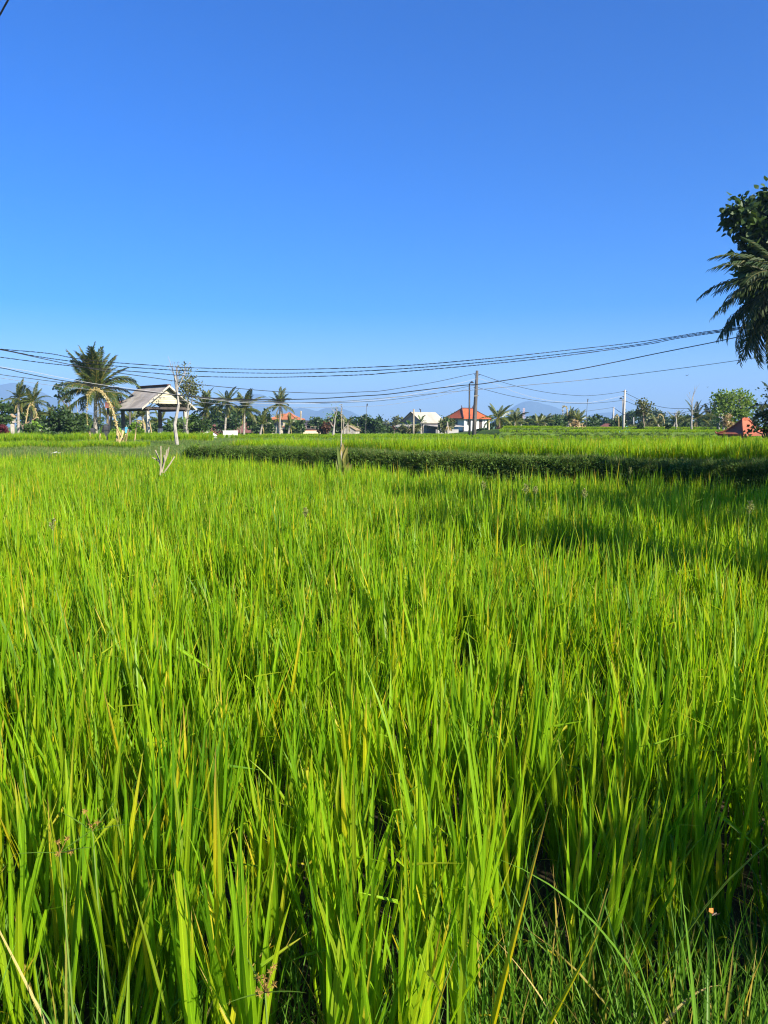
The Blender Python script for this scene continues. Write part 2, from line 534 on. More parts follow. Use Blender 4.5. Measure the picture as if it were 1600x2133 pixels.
def axis(fine0, fine1, step, lo, hi, n):
    a = np.arange(fine0, fine1 + 1e-6, step)
    g = lambda L, n: np.cumsum(np.geomspace(step * 1.5, L, n))
    def ext(L):
        q = np.geomspace(step, 1, n); q = np.cumsum(q); q = q / q[-1] * L
        return q
    return np.concatenate([fine0 - ext(fine0 - lo)[::-1], a, fine1 + ext(hi - fine1)])


xs = axis(-26, 34, 0.25, -5200, 5200, 36)
ys = axis(-4, 68, 0.25, -60, 6800, 42)
X, Y = np.meshgrid(xs, ys)
Z = ground(X, Y)
nx, ny = len(xs), len(ys)
verts = np.stack([X, Y, Z], -1).reshape(-1, 3)
ii = np.arange(nx * ny).reshape(ny, nx)
quads = np.stack([ii[:-1, :-1], ii[:-1, 1:], ii[1:, 1:], ii[1:, :-1]], -1).reshape(-1, 4)
me = bpy.data.meshes.new('ground')
me.from_pydata(verts.tolist(), [], quads.tolist())
s_, t_ = dike_st(X, Y)
wl = sstep(-3.3, -2.2, t_)
soil = wl * (1 - sstep(-0.2, 0.1, s_) * (1 - sstep(1.0, 1.2, s_))) + (1 - wl) * (1 - sstep(23.6, 24.2, Y))
soil = soil * (1 - sstep(50, 60, Y))
soil = soil * sstep(0.2, 1.0, Y)
ca = me.color_attributes.new('tint', 'FLOAT_COLOR', 'POINT')
cc = np.zeros((nx * ny, 4), np.float32)
cc[:, 0] = soil.ravel(); cc[:, 3] = 1
ca.data.foreach_set('color', cc.ravel())
me.polygons.foreach_set('use_smooth', [True] * len(me.polygons))
me.materials.append(M['ground'])
tag(link('ground', me), 'dark paddy soil, grassy bunds and the stepped dike beneath the rice', kind='structure')


# distant mountains: ridged solids standing on the plain
def mountain(px_list, d, depth, name, label, seed):
    r = np.random.default_rng(seed)
    pts = px_list
    pxs = np.linspace(pts[0][0], pts[-1][0], 90)
    pys = np.interp(pxs, [p[0] for p in pts], [p[1] for p in pts])
    ridge = []
    for a, b in zip(pxs, pys):
        q = at(a, b, d)
        j = 0.0
        for o in range(1, 5):
            j += math.sin(a * 0.09 * 2 ** o / 2 + seed * o) / 2 ** o
        q.z = max(q.z, -1.0) + j * 2.4 * min(1.0, max(0.0, (888 - b) / 20))
        ridge.append(q)
    prof = [(-1.0, 0.0), (-0.75, 0.12), (-0.5, 0.3), (-0.3, 0.52), (-0.12, 0.8), (0, 1.0), (0.2, 0.75), (0.55, 0.35), (1.0, 0.0)]
    vs, fs = [], []
    for i, q in enumerate(ridge):
        for k, (o, h) in enumerate(prof):
            gul = 1.0 + 0.12 * math.sin(i * 1.7 + seed) * math.sin(k * 1.1)
            vs.append((q.x + (r.random() - 0.5) * 6, q.y + o * depth * gul, -1.2 + (q.z + 1.2) * h))
    n = len(prof)
    for i in range(len(ridge) - 1):
        for k in range(n - 1):
            fs.append((i * n + k, (i + 1) * n + k, (i + 1) * n + k + 1, i * n + k + 1))
    for i in (0, len(ridge) - 1):
        fs.append(tuple(i * n + k for k in range(n)))
    o = MB().add(vs, fs).obj(name, M['mountain'], smooth=True)
    tag(o, label, kind='structure')


mountain([(-420, 886), (-250, 860), (-80, 822), (-20, 806), (28, 797), (55, 800), (90, 818), (135, 838), (200, 862), (260, 884)], 5000, 520, 'mountain', 'hazy blue volcano cone behind the palms', 1)
mountain([(400, 884), (470, 850), (505, 828), (530, 820), (548, 823), (575, 836), (640, 862), (700, 884)], 5400, 440, 'mountain', 'faint hazy mountain cone behind the tall palms', 2)
mountain([(520, 886), (580, 866), (610, 853), (628, 849), (645, 852), (660, 856), (680, 850), (705, 848), (730, 856), (760, 872), (800, 886)], 4700, 440, 'mountain', 'low blue twin-humped ridge in the haze', 3)
mountain([(980, 886), (1030, 868), (1072, 846), (1090, 837), (1105, 835), (1122, 838), (1150, 846), (1185, 858), (1215, 868), (1250, 860), (1275, 858), (1310, 872), (1360, 886)], 5000, 480, 'mountain', 'rounded hazy mountain behind the terraces', 4)

# the air: one closed box of thin even haze round everything
m, nt, out = new_mat('haze_air')
pv = nd(nt, 'ShaderNodeVolumePrincipled')
pv.inputs['Color'].default_value = (0.33, 0.56, 0.90, 1)
pv.inputs['Density'].default_value = 0.00028
pv.inputs['Anisotropy'].default_value = 0.0
nt.links.new(pv.outputs[0], out.inputs['Volume'])
hz = MB().box((0, 3400, 163.0), (11000, 7200, 330)).obj('haze', m)
tag(hz, 'thin blue haze in the air over the fields', kind='stuff')


# ------------------------------------------------------------------ blades, leaves and scattering
def blade(mb, base, az, lean, length, width, curve, yellow, bright, seg=7, fold=0.25, twist=0.0, kink=None, tipstart=0.0, tiponly=False):
    """one grass leaf: starts at base leaning `lean` from vertical towards azimuth az, bending by `curve`"""
    p = Vector(base)
    d = Vector((math.sin(az), math.cos(az), 0))
    side0 = Vector((math.cos(az), -math.sin(az), 0))
    a = lean
    vs, fs, cs = [], [], []
    for i in range(seg + 1):
        t = i / seg
        w = width * 0.5 * (0.62 + 0.38 * min(1, t / 0.3)) * (1 - max(0, (t - 0.35) / 0.65) ** 1.7)
        tw = twist * t
        dirv = d * math.sin(a) + Vector((0, 0, 1)) * math.cos(a)
        nrm = d * math.cos(a) - Vector((0, 0, 1)) * math.sin(a)
        sd = side0 * math.cos(tw) + nrm * math.sin(tw)
        up = nrm * math.cos(tw) - side0 * math.sin(tw)
        yl = min(1.0, max(0.0, yellow * (0.35 + 0.9 * max(0, t - tipstart))))
        if tiponly:
            yl = yellow * max(0.0, (t - 0.72) / 0.28)
        c0 = (yl, bright, t, 0.5)
        if i == seg:
            vs.append(p); cs.append(c0)
        else:
            vs += [p - sd * w, p + up * w * fold, p + sd * w]
            cs += [(yl, bright, t, 0.0), c0, (yl, bright, t, 1.0)]
        st = length / seg
        p = p + dirv * st
        a += curve / seg * (0.4 + 1.2 * t)
        if kink and i == int(kink[0] * seg):
            a += kink[1]
    for i in range(seg - 1):
        o = i * 3
        fs += [(o, o + 1, o + 4, o + 3), (o + 1, o + 2, o + 5, o + 4)]
    o = (seg - 1) * 3
    fs += [(o, o + 1, o + 3), (o + 1, o + 2, o + 3)]
    mb.add(vs, fs, cs)
    return p


def rice_clump(seed, height=0.70, tillers=(10, 14), w=0.0142, spread=0.055, yel=0.08):
    r = random.Random(seed)
    mb = MB()
    for k in range(r.randint(*tillers)):
        az = r.uniform(0, 2 * math.pi)
        rad = spread * math.sqrt(r.random())
        b = Vector((rad * math.sin(az), rad * math.cos(az), -0.02))
        ln = r.gauss(0.03, 0.04) + rad * 2.2
        sh = height * r.uniform(0.34, 0.52)
        td = Vector((math.sin(az) * math.sin(ln), math.cos(az) * math.sin(ln), math.cos(ln)))
        tip = b + td * sh
        o = len(mb.v)
        mb.tube([b, b + td * sh * 0.5, tip], [0.0042, 0.0038, 0.0026], n=4, caps=False)
        g = r.uniform(0.1, 0.9)
        for i in range(o, len(mb.v)):
            mb.c[i] = (0.12, g, 0.2, 0.5)
        for j in range(r.choice((3, 3, 4))):
            f = r.uniform(0.45, 1.0) if j else 1.0
            bp = b + td * sh * f
            az2 = az + r.gauss(0, 0.9) + (math.pi * j)
            L = height * r.uniform(0.40, 0.66) * (1.05 if j == 0 else 0.95)
            le = abs(r.gauss(0.10, 0.09)) + (0.02 if j == 0 else 0.07)
            cv = abs(r.gauss(0.10, 0.16))
            kink = None
            if r.random() < 0.06:
                kink = (r.uniform(0.4, 0.8), r.uniform(0.8, 2.2))
            yy = 0.0
            if r.random() < yel:
                yy = r.uniform(0.45, 1.1)
            elif r.random() < 0.3:
                yy = r.uniform(0.1, 0.3)
            tipo = yy < 0.05 and r.random() < 0.2
            if tipo:
                yy = r.uniform(0.6, 1.0)
            blade(mb, bp, az2, le, L, w * r.uniform(0.75, 1.25), cv, yy, r.random(), twist=r.gauss(0, 0.6), kink=kink, fold=r.uniform(0.1, 0.5), tiponly=tipo)
    # a few dry leaves low down
    for k in range(r.randint(1, 4)):
        az = r.uniform(0, 6.28)
        blade(mb, (0, 0, r.uniform(0.04, 0.16)), az, r.uniform(0.3, 1.0), r.uniform(0.15, 0.3), 0.007, r.uniform(0.5, 1.6), 1.0, r.random(), twist=r.gauss(0, 1.5))
    return mb


def weed_clump(seed, h=0.4, n=26, w=0.006, spread=0.08, curve=0.9, yel=0.12):
    r = random.Random(seed)
    mb = MB()
    for k in range(n):
        az = r.uniform(0, 6.283)
        rad = spread * math.sqrt(r.random())
        yy = r.uniform(0.4, 1.0) if r.random() < yel else 0.0
        blade(mb, (rad * math.sin(az), rad * math.cos(az), -0.01), az + r.gauss(0, 0.5), abs(r.gauss(0.18, 0.15)), h * r.uniform(0.55, 1.15),
              w * r.uniform(0.7, 1.3), abs(r.gauss(curve * 0.6, curve * 0.5)), yy, r.random(), seg=6, twist=r.gauss(0, 0.5))
    return mb


def leaf_spray(seed, n=40, rad=0.16, size=0.05, flat=0.6):
    """a small cushion of leaves"""
    r = random.Random(seed)
    mb = MB()
    for k in range(n):
        v = Vector((r.gauss(0, 1), r.gauss(0, 1), abs(r.gauss(0, 1)) * flat)).normalized()
        p = v * rad * r.uniform(0.4, 1.0)
        leaf(mb, p, (v + Vector((r.gauss(0, .5), r.gauss(0, .5), r.gauss(0.2, .5)))).normalized(), size * r.uniform(0.6, 1.4), r)
    return mb


def leaf(mb, p, d, size, r, aspect=0.42, yellow=0.0):
    """a pointed, slightly folded leaf of 4 triangles growing from p along d"""
    d = Vector(d)
    sd = d.cross(Vector((r.gauss(0, 1), r.gauss(0, 1), r.gauss(0, 1))))
    if sd.length < 1e-4:
        sd = d.orthogonal()
    sd.normalize()
    up = sd.cross(d)
    w = size * aspect
    g = r.random()
    m1, m2 = p + d * size * 0.33, p + d * size * 0.68 - up * size * 0.05
    vs = [p, m1 - sd * w + up * w * 0.2, m1 + sd * w + up * w * 0.2, m2 + sd * w * .75, m2 - sd * w * .75, p + d * size - up * size * 0.16]
    mb.add(vs, [(0, 2, 1), (1, 2, 3, 4), (4, 3, 5)], [(yellow, g, t, 0.5) for t in (0, .4, .4, .7, .7, 1)])


def make_collection(name, meshes):
    c = bpy.data.collections.new(name)
    for i, m_ in enumerate(meshes):
        o = bpy.data.objects.new(f"{name}_{i:02d}", m_)
        c.objects.link(o)
    return c


def scatter_group(coll):
    ng = bpy.data.node_groups.new('scatter_' + coll.name, 'GeometryNodeTree')
    ng.interface.new_socket('Geometry', in_out='INPUT', socket_type='NodeSocketGeometry')
    ng.interface.new_socket('Geometry', in_out='OUTPUT', socket_type='NodeSocketGeometry')
    N = ng.nodes
    gi, go = N.new('NodeGroupInput'), N.new('NodeGroupOutput')
    ci = N.new('GeometryNodeCollectionInfo')
    ci.inputs['Collection'].default_value = coll
    ci.inputs['Separate Children'].default_value = True
    ci.inputs['Reset Children'].default_value = True
    ip = N.new('GeometryNodeInstanceOnPoints')
    ip.inputs['Pick Instance'].default_value = True
    def attr(nm, dt):
        a = N.new('GeometryNodeInputNamedAttribute')
        a.data_type = dt
        a.inputs['Name'].default_value = nm
        return a
    ar, as_, ai = attr('rot', 'FLOAT_VECTOR'), attr('scl', 'FLOAT_VECTOR'), attr('idx', 'INT')
    L = ng.links
    L.new(gi.outputs[0], ip.inputs['Points'])
    L.new(ci.outputs[0], ip.inputs['Instance'])
    e2r = N.new('FunctionNodeEulerToRotation')
    L.new(ar.outputs[0], e2r.inputs[0])
    L.new(e2r.outputs[0], ip.inputs['Rotation'])
    L.new(as_.outputs[0], ip.inputs['Scale'])
    L.new(ai.outputs[0], ip.inputs['Instance Index'])
    L.new(ip.outputs[0], go.inputs[0])
    return ng


_groups = {}


def scatter(name, pts, coll, label, cat=None, scl=(0.9, 1.1), tilt=0.06, zs=None, parent=None, rots=None):
    pts = np.asarray(pts, float)
    n = len(pts)
    me = bpy.data.meshes.new(name)
    me.vertices.add(n)
    me.vertices.foreach_set('co', pts.ravel().astype(np.float32))
    k = len(coll.objects)
    ro = np.stack([rng.normal(0, tilt, n), rng.normal(0, tilt, n), rng.uniform(0, 2 * math.pi, n)], -1) if rots is None else rots
    sc = rng.uniform(scl[0], scl[1], n)
    sc3 = np.stack([sc, sc, sc * (zs if zs is not None else rng.uniform(0.88, 1.12, n))], -1)
    a = me.attributes.new('rot', 'FLOAT_VECTOR', 'POINT'); a.data.foreach_set('vector', ro.ravel().astype(np.float32))
    a = me.attributes.new('scl', 'FLOAT_VECTOR', 'POINT'); a.data.foreach_set('vector', sc3.ravel().astype(np.float32))
    a = me.attributes.new('idx', 'INT', 'POINT'); a.data.foreach_set('value', rng.integers(0, k, n).astype(np.int32))
    o = link(name, me, parent)
    md = o.modifiers.new('scatter', 'NODES')
    if coll.name not in _groups:
        _groups[coll.name] = scatter_group(coll)
    md.node_group = _groups[coll.name]
    tag(o, label, kind='stuff')
    return o


def grid_points(x0, x1, y0, y1, step, jit, keep):
    gx, gy = np.meshgrid(np.arange(x0, x1, step), np.arange(y0, y1, step))
    gx = gx.ravel() + rng.normal(0, jit, gx.size)
    gy = gy.ravel() + rng.normal(0, jit, gy.size)
    k = keep(gx, gy)
    gx, gy = gx[k], gy[k]
    return np.stack([gx, gy, ground(gx, gy)], -1)


def wedge(x, y, m=1.3, f=0.54):
    return np.abs(x) < f * y + m


C_rice = make_collection('rice_clump', [rice_clump(100 + i).mesh('rice_clump', M['rice'], attr=True) for i in range(14)])
C_young = make_collection('young_rice_clump', [rice_clump(200 + i, height=0.5, tillers=(10, 14), w=0.013).mesh('young_rice_clump', M['rice'], attr=True) for i in range(6)])
C_weed = make_collection('weed_clump', [weed_clump(300 + i).mesh('weed_clump', M['weed'], attr=True) for i in range(8)])
C_bund = make_collection('bund_tuft', [weed_clump(400 + i, h=0.2, n=30, w=0.008, spread=0.12, curve=1.2, yel=0.25).mesh('bund_tuft', M['bund'], attr=True) for i in range(6)])
C_bank = make_collection('bank_cushion', [leaf_spray(500 + i, n=90, rad=0.15, size=0.032).mesh('bank_cushion', M['bank'], attr=True) for i in range(5)]
                         + [weed_clump(520 + i, h=0.20, n=34, w=0.006, spread=0.10, curve=1.6).mesh('bank_cushion', M['bank'], attr=True) for i in range(5)])


# the rice in front
def keep_near(x, y):
    s, t = dike_st(x, y)
    inside = np.where(t > -2.6, s < -0.12, y + 0.2 * np.sin(x * 0.7) < 23.5)
    near = 1.25 + 0.55 * sstep(0.12, 0.42, x) + 0.22 * sstep(-0.3, -0.6, x) + 0.05 * np.sin(x * 9)
    return inside & wedge(x, y, 1.1) & (y > near) & (rng.random(x.size) > 0.05)


pts = grid_points(-15, 15, 1.2, 24, 0.213, 0.042, keep_near)
# height of the stand varies in broad patches
def patch(x, y, sc=0.5, ph=0.0):
    return (np.sin(x * sc * 1.7 + ph) * np.sin(y * sc * 1.3 + 1.3 + ph) + 0.6 * np.sin(x * sc * 3.9 + y * sc * 2.7 + ph))


zs = 0.98 + 0.07 * patch(pts[:, 0], pts[:, 1], 0.55) + rng.normal(0, 0.09, len(pts))
for (hx, hy, ra, rb, dp) in ((-1.25, 5.1, .95, .36, .55), (-.55, 4.3, .4, .2, .3), (1.6, 6.6, 1.0, .25, .35), (-2.6, 7.6, .7, .3, .3), (.9, 3.4, .3, .18, .3), (-.75, 2.7, .22, .2, .3), (0.05, 2.05, .16, .16, .35), (-2.0, 3.6, .4, .2, .3)):
    zs = zs * (1 - dp * np.exp(-((pts[:, 0] - hx) / ra) ** 2 - ((pts[:, 1] - hy) / rb) ** 2))
scatter('rice_field', pts, C_rice, 'wide stand of bright green rice in front of the dike', scl=(0.9, 1.12), tilt=0.05, zs=zs)


def keep_up(x, y):
    s, t = dike_st(x, y)
    return (s > 1.22) & (t > -2.3) & (y < 34) & wedge(x, y, 1.2) & ~((x > 0.27 * y + 12) & (y > 40))


p1 = grid_points(-14, 20, 8, 34, 0.22, 0.05, keep_up)
p2 = grid_points(-14, 34, 34, 58, 0.42, 0.12, lambda x, y: (dike_st(x, y)[1] > -2.3) & wedge(x, y, 1.0) & (x > -0.232 * y))
p3 = grid_points(-14, 20, 5, 34, 0.115, 0.03, lambda x, y: keep_up(x, y) & (dike_st(x, y)[0] < 2.1))
pu = np.concatenate([p1, p2, p3])
zs = np.clip(0.97 - 0.0185 * (pu[:, 1] - 14), 0.26, 1.02) + (0.03 * patch(pu[:, 0], pu[:, 1], 0.7, 2.0) + rng.normal(0, 0.04, len(pu))) * np.clip(20 / pu[:, 1], 0.3, 1)
scatter('rice_field', pu, C_rice, 'upper terrace of rice growing behind the dike', scl=(0.92, 1.1), tilt=0.05, zs=zs)

pl = grid_points(-24, -11.9, 36.6, 39.4, 0.2, 0.05, lambda x, y: wedge(x, y, 1.0))
scatter('rice_strip', pl, C_young, 'short rice strip below the dark bushes on the left', scl=(0.85, 1.05), zs=0.95)
pl = grid_points(-28, -17.0, 42.5, 52, 0.35, 0.1, lambda x, y: wedge(x, y, 1.0))
scatter('rice_strip', pl, C_young, 'pale rice patch behind the bushes near the red shrub', scl=(0.9, 1.2))
pl = grid_points(-23, -8.0, 46.0, 66, 0.36, 0.1, lambda x, y: wedge(x, y, 1.0) & (x < -0.232 * y + 0.5) & (x > -0.345 * y) & ~((np.abs(x + 17.0) < 4) & (y > 54) & (y < 63)))
scatter('rice_strip', pl, C_young, 'lit rice strip beside the open pavilion', scl=(0.9, 1.2))
pl = grid_points(8.2, 46, 62.5, 112, 0.55, 0.16, lambda x, y: wedge(x, y, 1.0) & (x > 0.15 * y) & (np.mod(y, 14) > 1.2))
scatter('rice_terraces', pl, C_young, 'far rice terraces right of the white house', scl=(0.9, 1.3), zs=0.42)

pl = grid_points(-24, 34, 57, 125, 0.8, 0.25, lambda x, y: wedge(x, y, 1.0) & (x > -0.24 * y) & ~((x > 0.145 * y) & (y > 62)) & (np.mod(y + x * .2, 17) > 1.5))
scatter('rice_terraces', pl, C_young, 'far rice fields in front of the houses', scl=(0.9, 1.3), zs=0.5)

# weedy faces of the far terrace steps
st = []
for (yy, xa, xb, hgt) in ((62.3, 9.4, 30, .33), (66.2, 10.4, 16, .34), (80.3, 18.2, 42, .22)):
    m_ = int((xb - xa) * 14)
    st.append(np.stack([rng.uniform(xa, xb, m_), yy + rng.normal(0, .12, m_), np.zeros(m_)], -1))
st = np.concatenate(st)
st[:, 2] = ground(st[:, 0], st[:, 1])
scatter('bank_creeper', st, C_bank, 'dark weeds on the faces of the far terrace steps', scl=(0.9, 1.6), tilt=0.4)

# bank cover
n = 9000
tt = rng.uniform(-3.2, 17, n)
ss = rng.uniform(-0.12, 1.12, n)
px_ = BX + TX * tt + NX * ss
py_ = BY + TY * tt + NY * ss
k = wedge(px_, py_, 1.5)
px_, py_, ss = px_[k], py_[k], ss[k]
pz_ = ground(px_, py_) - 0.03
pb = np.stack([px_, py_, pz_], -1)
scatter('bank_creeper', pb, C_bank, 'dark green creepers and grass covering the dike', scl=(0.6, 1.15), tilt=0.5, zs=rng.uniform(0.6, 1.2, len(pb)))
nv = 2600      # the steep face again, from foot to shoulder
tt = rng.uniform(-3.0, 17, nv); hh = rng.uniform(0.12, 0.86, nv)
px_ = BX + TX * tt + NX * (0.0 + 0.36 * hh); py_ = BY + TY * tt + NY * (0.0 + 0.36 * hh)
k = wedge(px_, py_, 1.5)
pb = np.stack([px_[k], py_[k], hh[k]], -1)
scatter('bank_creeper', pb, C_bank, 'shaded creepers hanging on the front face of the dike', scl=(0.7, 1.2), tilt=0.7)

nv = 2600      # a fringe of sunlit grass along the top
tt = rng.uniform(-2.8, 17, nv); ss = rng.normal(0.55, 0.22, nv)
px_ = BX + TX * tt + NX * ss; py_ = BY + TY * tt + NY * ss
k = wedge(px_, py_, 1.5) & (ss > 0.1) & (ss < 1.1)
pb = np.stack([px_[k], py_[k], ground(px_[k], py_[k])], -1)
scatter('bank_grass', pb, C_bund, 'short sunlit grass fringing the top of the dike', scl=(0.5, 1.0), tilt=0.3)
nv = 420       # ragged taller weeds on the dike
tt = rng.uniform(-2.6, 17, nv); ss = rng.uniform(0.05, 1.0, nv)
px_ = BX + TX * tt + NX * ss; py_ = BY + TY * tt + NY * ss
k = wedge(px_, py_, 1.5) & (np.sin(tt * 2.1) + np.sin(tt * 5.3) > 0.3)
pb = np.stack([px_[k], py_[k], ground(px_[k], py_[k])], -1)
scatter('bank_weeds', pb, C_weed, 'ragged weeds sprouting along the dike', scl=(0.4, 0.9), tilt=0.3)

# bund grass on the left and the spur beyond the dike's end
pg = grid_points(-24, -3, 23.3, 37, 0.19, 0.08, lambda x, y: wedge(x, y, 1.0) & (dike_st(x, y)[1] < -2.1) & (rng.random(x.size) < 0.9))
scatter('bund_grass', pg, C_bund, 'cropped yellowish grass on the bund beyond the paddy', scl=(0.7, 1.5))
pg = grid_points(-24, -6, 39.4, 46, 0.3, 0.1, lambda x, y: wedge(x, y, 1.0) & (dike_st(x, y)[1] < -2.1))
scatter('bund_grass', pg, C_bund, 'rough grass below the pavilion and bushes', scl=(0.5, 1.1))

# weeds at the viewer's feet
def keep_weed(x, y):
    return wedge(x, y, 0.5) & (rng.random(x.size) < np.where(x > 0.2, 1.0, 0.55) * (1 - sstep(1.6, 2.3, y)))


pw = grid_points(-1.6, 1.7, 1.15, 2.3, 0.10, 0.04, keep_weed)
scatter('weed_grass', pw, C_weed, 'fine arching weed grass at the near edge of the rice', scl=(0.7, 1.25), tilt=0.15)

# ================================================================== plants as things
def gz(x, y):
    return float(ground(x, y))


def base_at(px, d):
    """ground point below that picture column, d metres ahead"""
    q = at(px, 900, d)
    return Vector((q.x, q.y, gz(q.x, q.y)))


# ---- palm fronds: unit-length meshes shared by all palms
def frond_mesh(seed, arch, mat, leaflets=38, droop=0.6, wid=0.26, dead=False, name='frond'):
    r = random.Random(seed)
    mb = MB()
    n = 14
    pts, dirs = [], []
    p = Vector((0, 0, 0)); a = 0.0
    for i in range(n + 1):
        pts.append(p.copy())
        d = Vector((math.cos(a), 0, math.sin(a)))
        dirs.append(d)
        p = p + d / n
        a -= arch / n * (0.3 + 1.4 * i / n)
    mb.tube(pts, [0.016 * (1 - 0.85 * i / n) + 0.002 for i in range(n + 1)], n=4, caps=False)
    mb.c = [(0.35 if not dead else 0.9, 0.8, 0.3, 0.5)] * len(mb.v)
    for s in (-1, 1):
        for k in range(leaflets):
            t = 0.10 + 0.90 * (k + r.random() * 0.7) / leaflets
            f = t * n
            i = min(n - 1, int(f)); u = f - i
            b = pts[i].lerp(pts[i + 1], u)
            d = dirs[i]
            L = wid * (0.45 + 0.55 * math.sin(math.pi * min(1, t * 0.95 + 0.12))) * r.uniform(0.8, 1.15) * (1.0 if t < .9 else .8)
            side = Vector((0, s, 0))
            upv = Vector((-d.z, 0, d.x))
            dr = droop * r.uniform(0.6, 1.3)
            v1 = (side * 0.80 + d * (0.45 + 0.5 * t) + upv * (0.25 - dr * 0.3)).normalized()
            v2 = (side * 0.45 + d * 0.55 - Vector((0, 0, 1)) * dr + upv * -0.15).normalized()
            w = (0.0115 if mat == 'palm_dark' else 0.0155) * r.uniform(0.8, 1.2)
            m1 = b + v1 * L * 0.5
            m2 = m1 + v2 * L * 0.55
            wd = d * w
            g = r.random()
            yl = (0.0 if r.random() > 0.12 else 0.5) if not dead else r.uniform(0.7, 1.0)
            mb.add([b - wd * 0.5, b + wd * 0.5, m1 + wd, m1 - wd, m2], [(0, 1, 2, 3), (3, 2, 4)],
                   [(yl, g, 0.1, .5), (yl, g, 0.1, .5), (yl, g, 0.5, .5), (yl, g, 0.5, .5), (yl, g, 1.0, .5)])
    return mb.mesh(name, M[mat] if isinstance(mat, str) else mat, attr=True)


FR = {}
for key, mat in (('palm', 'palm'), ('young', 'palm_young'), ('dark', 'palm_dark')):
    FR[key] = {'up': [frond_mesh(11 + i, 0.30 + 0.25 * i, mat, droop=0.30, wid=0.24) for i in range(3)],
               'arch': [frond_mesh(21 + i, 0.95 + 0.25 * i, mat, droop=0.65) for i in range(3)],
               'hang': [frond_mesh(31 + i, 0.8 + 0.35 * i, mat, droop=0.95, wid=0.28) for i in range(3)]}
FR_dead = [frond_mesh(41 + i, 0.7, M['dry_leaf'], leaflets=26, droop=0.9, wid=0.22, dead=True) for i in range(2)]


def palm(label, px, d, top_py, crown_px, n=22, lean=0.0, key='palm', seed=0, group='coconut palms around the fields', trunk_r=0.13, up=1.35, low=-0.55,
         trunk='trunk_pale', base=None, cat='palm tree', name='palm_tree', dead=2, fscale=1.0, uprights=.35):
    r = random.Random(900 + seed)
    b = base if base is not None else base_at(px, d)
    top = at(px + lean, top_py, d + r.uniform(-0.3, 0.3))
    root = thing(name, label, cat, b, 0, group)
    if n <= 24 and lean == 0:
        lean = r.uniform(-7, 7); top = at(px + lean, top_py, d)
        n = max(9, n + r.randint(-4, 5)); up += r.uniform(-.25, .25); low += r.uniform(-.3, .2); uprights += r.uniform(-.15, .15)
    v = top - b
    L = crown_px / FPX * d
    pts = []
    for i in range(9):
        t = i / 8
        pts.append(Vector((v.x * t ** 1.4, v.y * t ** 1.4, -0.25 + (v.z + 0.25) * t)))
    rad = [trunk_r * (1.35 if i == 0 else 1.0 - 0.3 * i / 8) for i in range(9)]
    mb = MB()
    dense, dr = [], []
    for i in range(33):
        t = i / 4
        k = min(7, int(t)); u = t - k
        dense.append(pts[k].lerp(pts[k + 1], u)); dr.append((rad[k] * (1 - u) + rad[k + 1] * u) * (1.0 if i % 2 else 1.10))
    mb.tube(dense, dr, n=8)
    mb.obj('trunk', M[trunk], root)
    cen = pts[-1]
    for k in range(n):
        yaw = k * 2.39996 + r.uniform(-0.25, 0.25)
        f = k / (n - 1)
        pit = up * (1 - f) ** 0.8 + low * f + r.uniform(-0.12, 0.12)
        if f < uprights: grp = 'up'
        elif f < 0.8: grp = 'arch'
        else: grp = 'hang'
        me_ = r.choice(FR[key][grp])
        o = link('frond', me_, root)
        o.location = cen
        o.rotation_euler = Euler((r.gauss(0, 0.3), -pit + r.gauss(0, .14 if n < 30 else .05), yaw + r.gauss(0, .25 if n < 30 else .1)), 'XYZ')
        s = L * (0.98 + 0.12 * math.sin(k * 2.7)) * (r.uniform(0.72, 1.14) if n < 30 else r.uniform(0.88, 1.08)) * fscale
        o.scale = (s, s, s)
    for k in range(dead):
        o = link('frond', r.choice(FR_dead), root, 'dry drooping frond')
        o.location = cen - Vector((0, 0, 0.1))
        o.rotation_euler = Euler((r.gauss(0, 0.3), 0.9 + r.uniform(0, .4), r.uniform(0, 6.28)), 'XYZ')
        s = L * 0.75
        o.scale = (s, s, s)
    return root


def limb_path(a, b, r, wig=0.12, n=5):
    L = (b - a).length
    pts = []
    for i in range(n + 1):
        t = i / n
        p = a.lerp(b, t)
        if 0 < i < n:
            p += Vector((r.gauss(0, 1), r.gauss(0, 1), r.gauss(0, 0.6))) * L * wig * 0.35
        p.z += L * 0.08 * math.sin(math.pi * t)
        pts.append(p)
    return pts


def crown_mesh(blobs, n, size, r, clumps=10, flat=0.8, aspect=0.42, yellow=0.0, hang=0.0):
    """leaves gathered in clumps through uneven volumes; blobs are (centre, (rx, ry, rz))"""
    mb = MB()
    vol = [b[1][0] * b[1][1] * b[1][2] for b in blobs]
    tot = sum(vol)
    for (c, rr), vv in zip(blobs, vol):
        k = max(3, int(clumps * vv / tot * len(blobs)))
        nl = int(n * vv / tot)
        subs = []
        for i in range(k):
            while True:
                v = Vector((r.uniform(-1, 1), r.uniform(-1, 1), r.uniform(-1, 1)))
                if 0.35 < v.length < 1.0:
                    break
            subs.append(Vector((c[0] + v.x * rr[0], c[1] + v.y * rr[1], c[2] + v.z * rr[2])))
        sg = min(rr) * 0.30
        for i in range(nl):
            s = r.choice(subs)
            off = Vector((r.gauss(0, sg), r.gauss(0, sg), r.gauss(0, sg * flat)))
            p = s + off
            dv = (off.normalized() if off.length > 1e-6 else Vector((0, 0, 1))) + Vector((r.gauss(0, .5), r.gauss(0, .5), r.gauss(0.1 - hang, .4)))
            leaf(mb, p, dv.normalized(), size * r.uniform(0.6, 1.35), r, aspect, yellow if r.random() < 0.3 else 0.0)
    return mb


